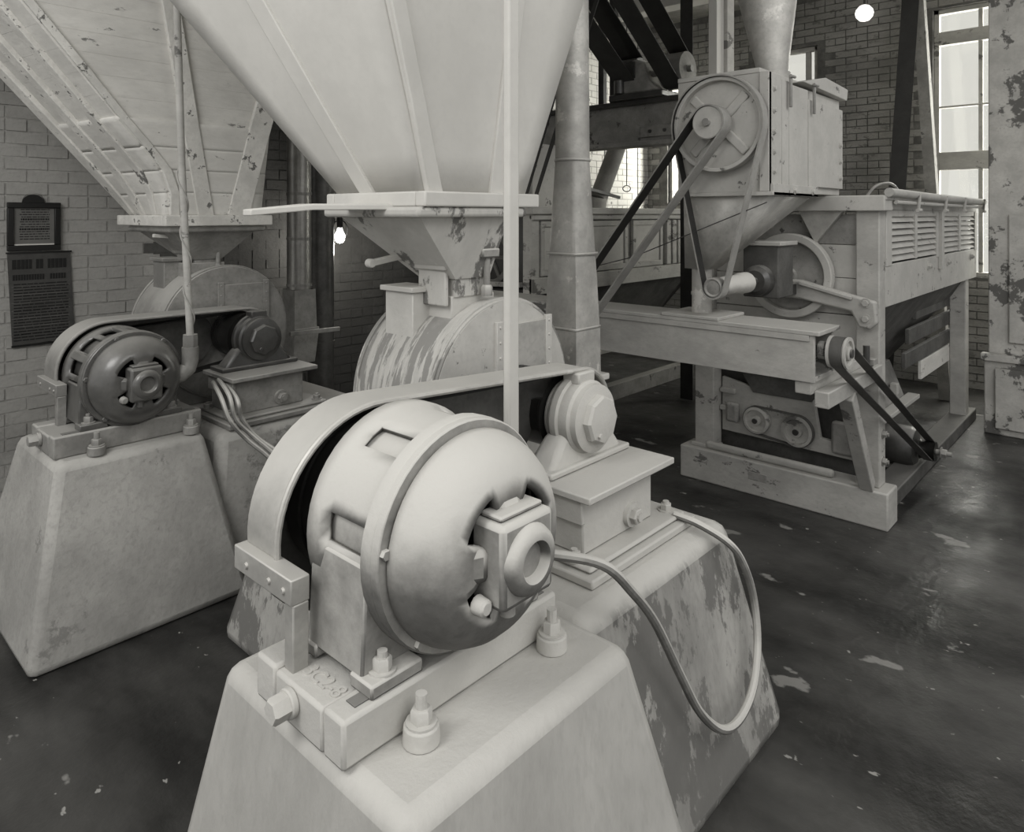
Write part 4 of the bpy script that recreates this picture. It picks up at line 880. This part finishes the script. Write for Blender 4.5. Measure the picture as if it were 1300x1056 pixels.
for k in range(3): MB().bar((SX0 + .03, 4.4 - .22 * cos(k * 1.047), 1.42 - .22 * sin(k * 1.047)), (SX0 + .03, 4.4 + .22 * cos(k * 1.047), 1.42 + .22 * sin(k * 1.047)), .03, .02, (1, 0, 0)).build('spoke', 'wood_dark', w_)
MB().box(SX0 + .04, SX0 + .06, SY0 + .1, SY1 - .1, .6, 1.80).build('end_board', 'black', t, smooth=0)  # black sheet painting the shade inside the open end
MB().bar((SX0 - .02, SY0 + .1, 1.20), (SX0 - .02, SY1, 1.16), .05, .04).build('end_rail', 'wood_grey', t, bevel=.004)
MB().box(SX0, SX0 + .1, SY0, SY1, 0, .15).build('sill', 'wood_grey', t, bevel=.006)
MB().box(SX0 + .1, SX1, SY0, SY0 + .1, 0, .15).build('sill', 'wood_grey', t, bevel=.006)
t = thing('upper_bin', 'pale upright bin standing on the panelled grain cleaner', 'bin', (4.85, 4.4, 1.86))
for xa, ya, xb, yb in ((4.62, 4.02, 5.1, 4.05), (4.62, 4.77, 5.1, 4.8), (4.62, 4.05, 4.65, 4.77), (5.07, 4.05, 5.1, 4.77)): MB().box(xa, xb, ya, yb, 1.86, 2.42).build('side_board', 'panel', t, bevel=.004)
MB().box(4.60, 4.63, 4.0, 4.06, 1.86, 2.42).build('corner_strip', 'wood_grey', t, bevel=.003)

# ------------------------------------------------------------------ steel beam with line shaft motor, slanting duct, cords
t = thing('steel_beam', 'dark riveted steel beam crossing below the overhead belts', 'beam', (5.6, 3.9, 2.42))
MB().box(5.58, 5.62, 2.62, 5.28, 2.46, 2.80).build('web', 'wood_grey', t, smooth=0)
MB().box(5.50, 5.70, 2.62, 5.28, 2.80, 2.84).build('flange', 'iron', t, bevel=.004)
MB().box(5.50, 5.70, 2.62, 5.28, 2.42, 2.46).build('flange', 'wood_grey', t, bevel=.004)
pt = MB().box(5.55, 5.58, 3.02, 3.50, 2.50, 2.60).build('splice_plate', 'wood_grey', t, bevel=.003)
for yy in (3.1, 3.25, 3.4): MB().lathe((5.55, yy, 2.55), (-1, 0, 0), [(.018, 0), (.014, .012)], 12).build('rivet', 'iron', pt)
MB().box(5.52, 5.68, 2.55, 2.65, 0, 2.84).build('column', 'wood_dark', t, bevel=.004)
t = thing('pillow_block', 'dark cast bearing block carrying a shaft on the steel beam', 'bearing', (5.55, 3.48, 2.84))
MB().box(5.45, 5.75, 3.22, 3.78, 2.84, 2.90).build('base', 'iron', t, bevel=.01)
MB().prism([(5.45, 3.26, 2.90), (5.45, 3.36, 3.0), (5.45, 3.40, 3.16), (5.45, 3.50, 3.20), (5.45, 3.60, 3.16), (5.45, 3.63, 3.0), (5.45, 3.74, 2.90)], (.2, 0, 0)).build('body', 'iron_grey', t, bevel=.02, smooth=50)
MB().lathe((5.55, 3.49, 3.10), (0, 1, 0), [(.03, 0), (.125, .0), (.125, .24), (.10, .26)], 32).build('barrel', 'iron', t)
MB().cyl((5.55, 3.76, 3.06), (5.55, 2.98, 3.06), .03, n=16).build('shaft', 'iron_grey', t)
MB().lathe((5.55, 3.02, 3.06), (0, 1, 0), [(.03, 0), (.15, 0), (.15, .22), (.03, .22)], 36).build('pulley', 'wood_grey', t, smooth=30)
MB().cyl((5.45, 3.66, 2.90), (5.45, 3.66, 3.02), .05, n=16).build('oil_cup', 'iron', t)
def flatbelt(p, q, w, up, label, m='belt_dark'):
    p, q = V(p), V(q)
    b_ = MB().bar(p, q, w, .008, up); solo(b_, 'overhead_belt', m, label, 'belt', tuple((p + q) / 2))
UP = (4.0, 4.18)
t = thing('line_shaft', 'overhead line shaft with two pulleys hung under the ceiling', 'shaft', (4.0, 3.4, 4.0))
MB().cyl((UP[0], 2.85, UP[1]), (UP[0], 3.95, UP[1]), .03, n=18).build('shaft', 'iron_grey', t)
for ya, yb_, r in ((3.02, 3.24, .15), (3.48, 3.74, .15)): MB().lathe((UP[0], ya, UP[1]), (0, 1, 0), [(.03, 0), (r, 0), (r, yb_ - ya), (.03, yb_ - ya)], 36).build('pulley', 'wood_grey', t, smooth=30)
for yy in (2.9, 3.9): MB().box(UP[0] - .04, UP[0] + .04, yy - .03, yy + .03, UP[1] - .04, ZC).build('hanger', 'iron', t, bevel=.004)
for c1, r1, ya, yb_, lab in (((5.55, 3.06), .15, 3.04, 3.22, 'wide black belt running up from the bearing block pulley'), ((5.55, 3.10), .125, 3.50, 3.72, 'broad black belt running up from the bearing block barrel')):
    b_ = MB(); ribbon(b_, loop2(c1, r1 + .001, UP, .151), loop2(c1, r1 + .009, UP, .159), XZ, ya, yb_); solo(b_, 'overhead_belt', 'belt_dark', lab, 'belt', (5.0, ya, 3.2))
flatbelt((6.2, 3.39, .01), (6.2, 3.39, ZC), .13, (1, 0, 0), 'black belt running straight up beside the aspirator wheel')
for yy, lab in ((3.83, 'dark hanger rod on the steel beam beside the bearing block'), (3.96, 'second dark hanger rod on the steel beam')):
    solo(MB().box(5.58, 5.64, yy - .03, yy + .03, 2.84, ZC), 'hanger_rod', 'iron', lab, 'rod', (5.61, yy, 2.84), bevel=.004)
flatbelt((4.48, 3.87, 1.87), (3.83, 2.27, 4.38), .035, (1, 0, 0), 'thin dark belt slanting up beside the round duct')
flatbelt((4.48, 3.98, 1.87), (3.79, 2.40, 4.38), .035, (1, 0, 0), 'second thin dark belt beside the round duct')
t = thing('chute_pipe', 'grey slanting chute pipe rising from the panelled grain cleaner', 'pipe', (6.3, 4.4, 1.86))
MB().cyl((6.15, 4.42, 1.86), (6.15, 4.40, 1.98), .10, n=24).build('socket', 'sheet', t)
MB().cyl((6.15, 4.40, 1.96), (6.62, 4.36, 2.80), .095, n=24).build('pipe', mat('grey_pipe', .22, .15, rough=.6, bump=.05), t)
MB().bar((5.85, 4.3, 2.06), (6.4, 4.3, 1.98), .03, .03).build('damper_lever', 'iron', t)
t = thing('pull_cord', 'thin pull cord with a ring before the white brick wall', 'cord', (7.0, 4.6, 2.05))
MB().tube([(7.0, 4.6, 2.14), (7.0, 4.6, ZC)], .006, 6).build('cord', 'iron', t)
MB().tube([(7.0 + .035 * cos(2 * pi * k / 20), 4.6 - .03 * cos(2 * pi * k / 20), 2.10 + .035 * sin(2 * pi * k / 20)) for k in range(21)], .006, 6).build('ring', 'iron', t)
for yy, lab in ((4.48, 'plain thin cord hanging beside the pull cord ring'), (4.95, 'plain thin cord hanging near the slanting chute pipe')):
    solo(MB().tube([(7.05, yy, 1.90), (7.05, yy, ZC)], .006, 6), 'bell_rope', 'iron', lab, 'rope', (7.05, yy, 1.9))

# ------------------------------------------------------------------ overhead things to the right
t = thing('timber_post', 'pale square timber post rising above the aspirator wheel', 'post', (5.3, 2.66, 0))
MB().box(5.22, 5.34, 2.50, 2.63, 0, ZC).build('timber', 'wood', t, bevel=.006)
MB().box(5.10, 5.22, 2.53, 2.60, 1.9, ZC).build('cleat', 'white', t, bevel=.004)
b = MB().box(6.4, 6.6, .9, 4.9, 3.92, 4.08)
solo(b, 'ceiling_joist', 'white', 'whitewashed joist crossing high above the aspirator', 'joist', (6.5, 3, 3.92), bevel=.008)
t = thing('spouting_cone', 'grey sheet cone spout coming down onto the aspirator box', 'spout', (4.35, 1.75, 2.59))
MB().lathe((4.15, 1.70, 2.60), (.08, .10, 1), [(.085, 0), (.10, .12), (.24, .9), (.40, 1.7)], 28).build('cone', 'sheet', t, smooth=40)
MB().ring((4.15, 1.70, 2.615), (0, 0, 1), .08, .10, -.02, .02, 24).build('collar', 'sheet', t)
t = thing('globe_lamp', 'round white glowing globe lamp high on the back wall', 'lamp', (8.35, 2.4, 3.95))
MB().lathe((8.40, 2.42, 4.02), (0, 0, 1), [(.001, -.095), (.05, -.08), (.085, -.04), (.095, 0), (.085, .04), (.05, .08), (.02, .092)], 28).build('globe', 'globe', t)
MB().cyl((8.40, 2.42, 4.10), (8.40, 2.42, ZC), .012, n=10).build('stem', 'iron', t)
flatbelt((7.75, 2.06, .01), (7.75, 1.78, ZC), .15, (.9, .2, 0), 'dark flat belt slanting up before the tall window')
b = MB().bar((7.9, 1.54, .01), (7.9, 1.80, ZC - .01), .11, .10); solo(b, 'timber_brace', 'wood_grey', 'grey leaning timber beside the tall window', 'post', (7.9, 1.54, 0))
solo(MB().tube([(3.40, 2.75, 1.42), (3.42, 2.2, 1.56), (3.44, 1.44, 1.86)], .003, 6), 'stay_wire', 'iron', 'thin stay wire stretched across the aspirator outlet cone', 'wire', (3.42, 2.2, 1.55))
# coiled wire left on top of the cleaner
solo(MB().tube(smoothpath([(5.2, 1.5, 1.89), (5.3, 1.46, 1.99), (5.5, 1.42, 2.02), (5.65, 1.40, 1.97), (5.6, 1.38, 1.90), (5.4, 1.40, 1.905)]), .010, 6), 'wire_coil', 'iron_grey', 'bent wire coil left on top of the louvred cleaner', 'wire', (5.4, 1.45, 1.89))
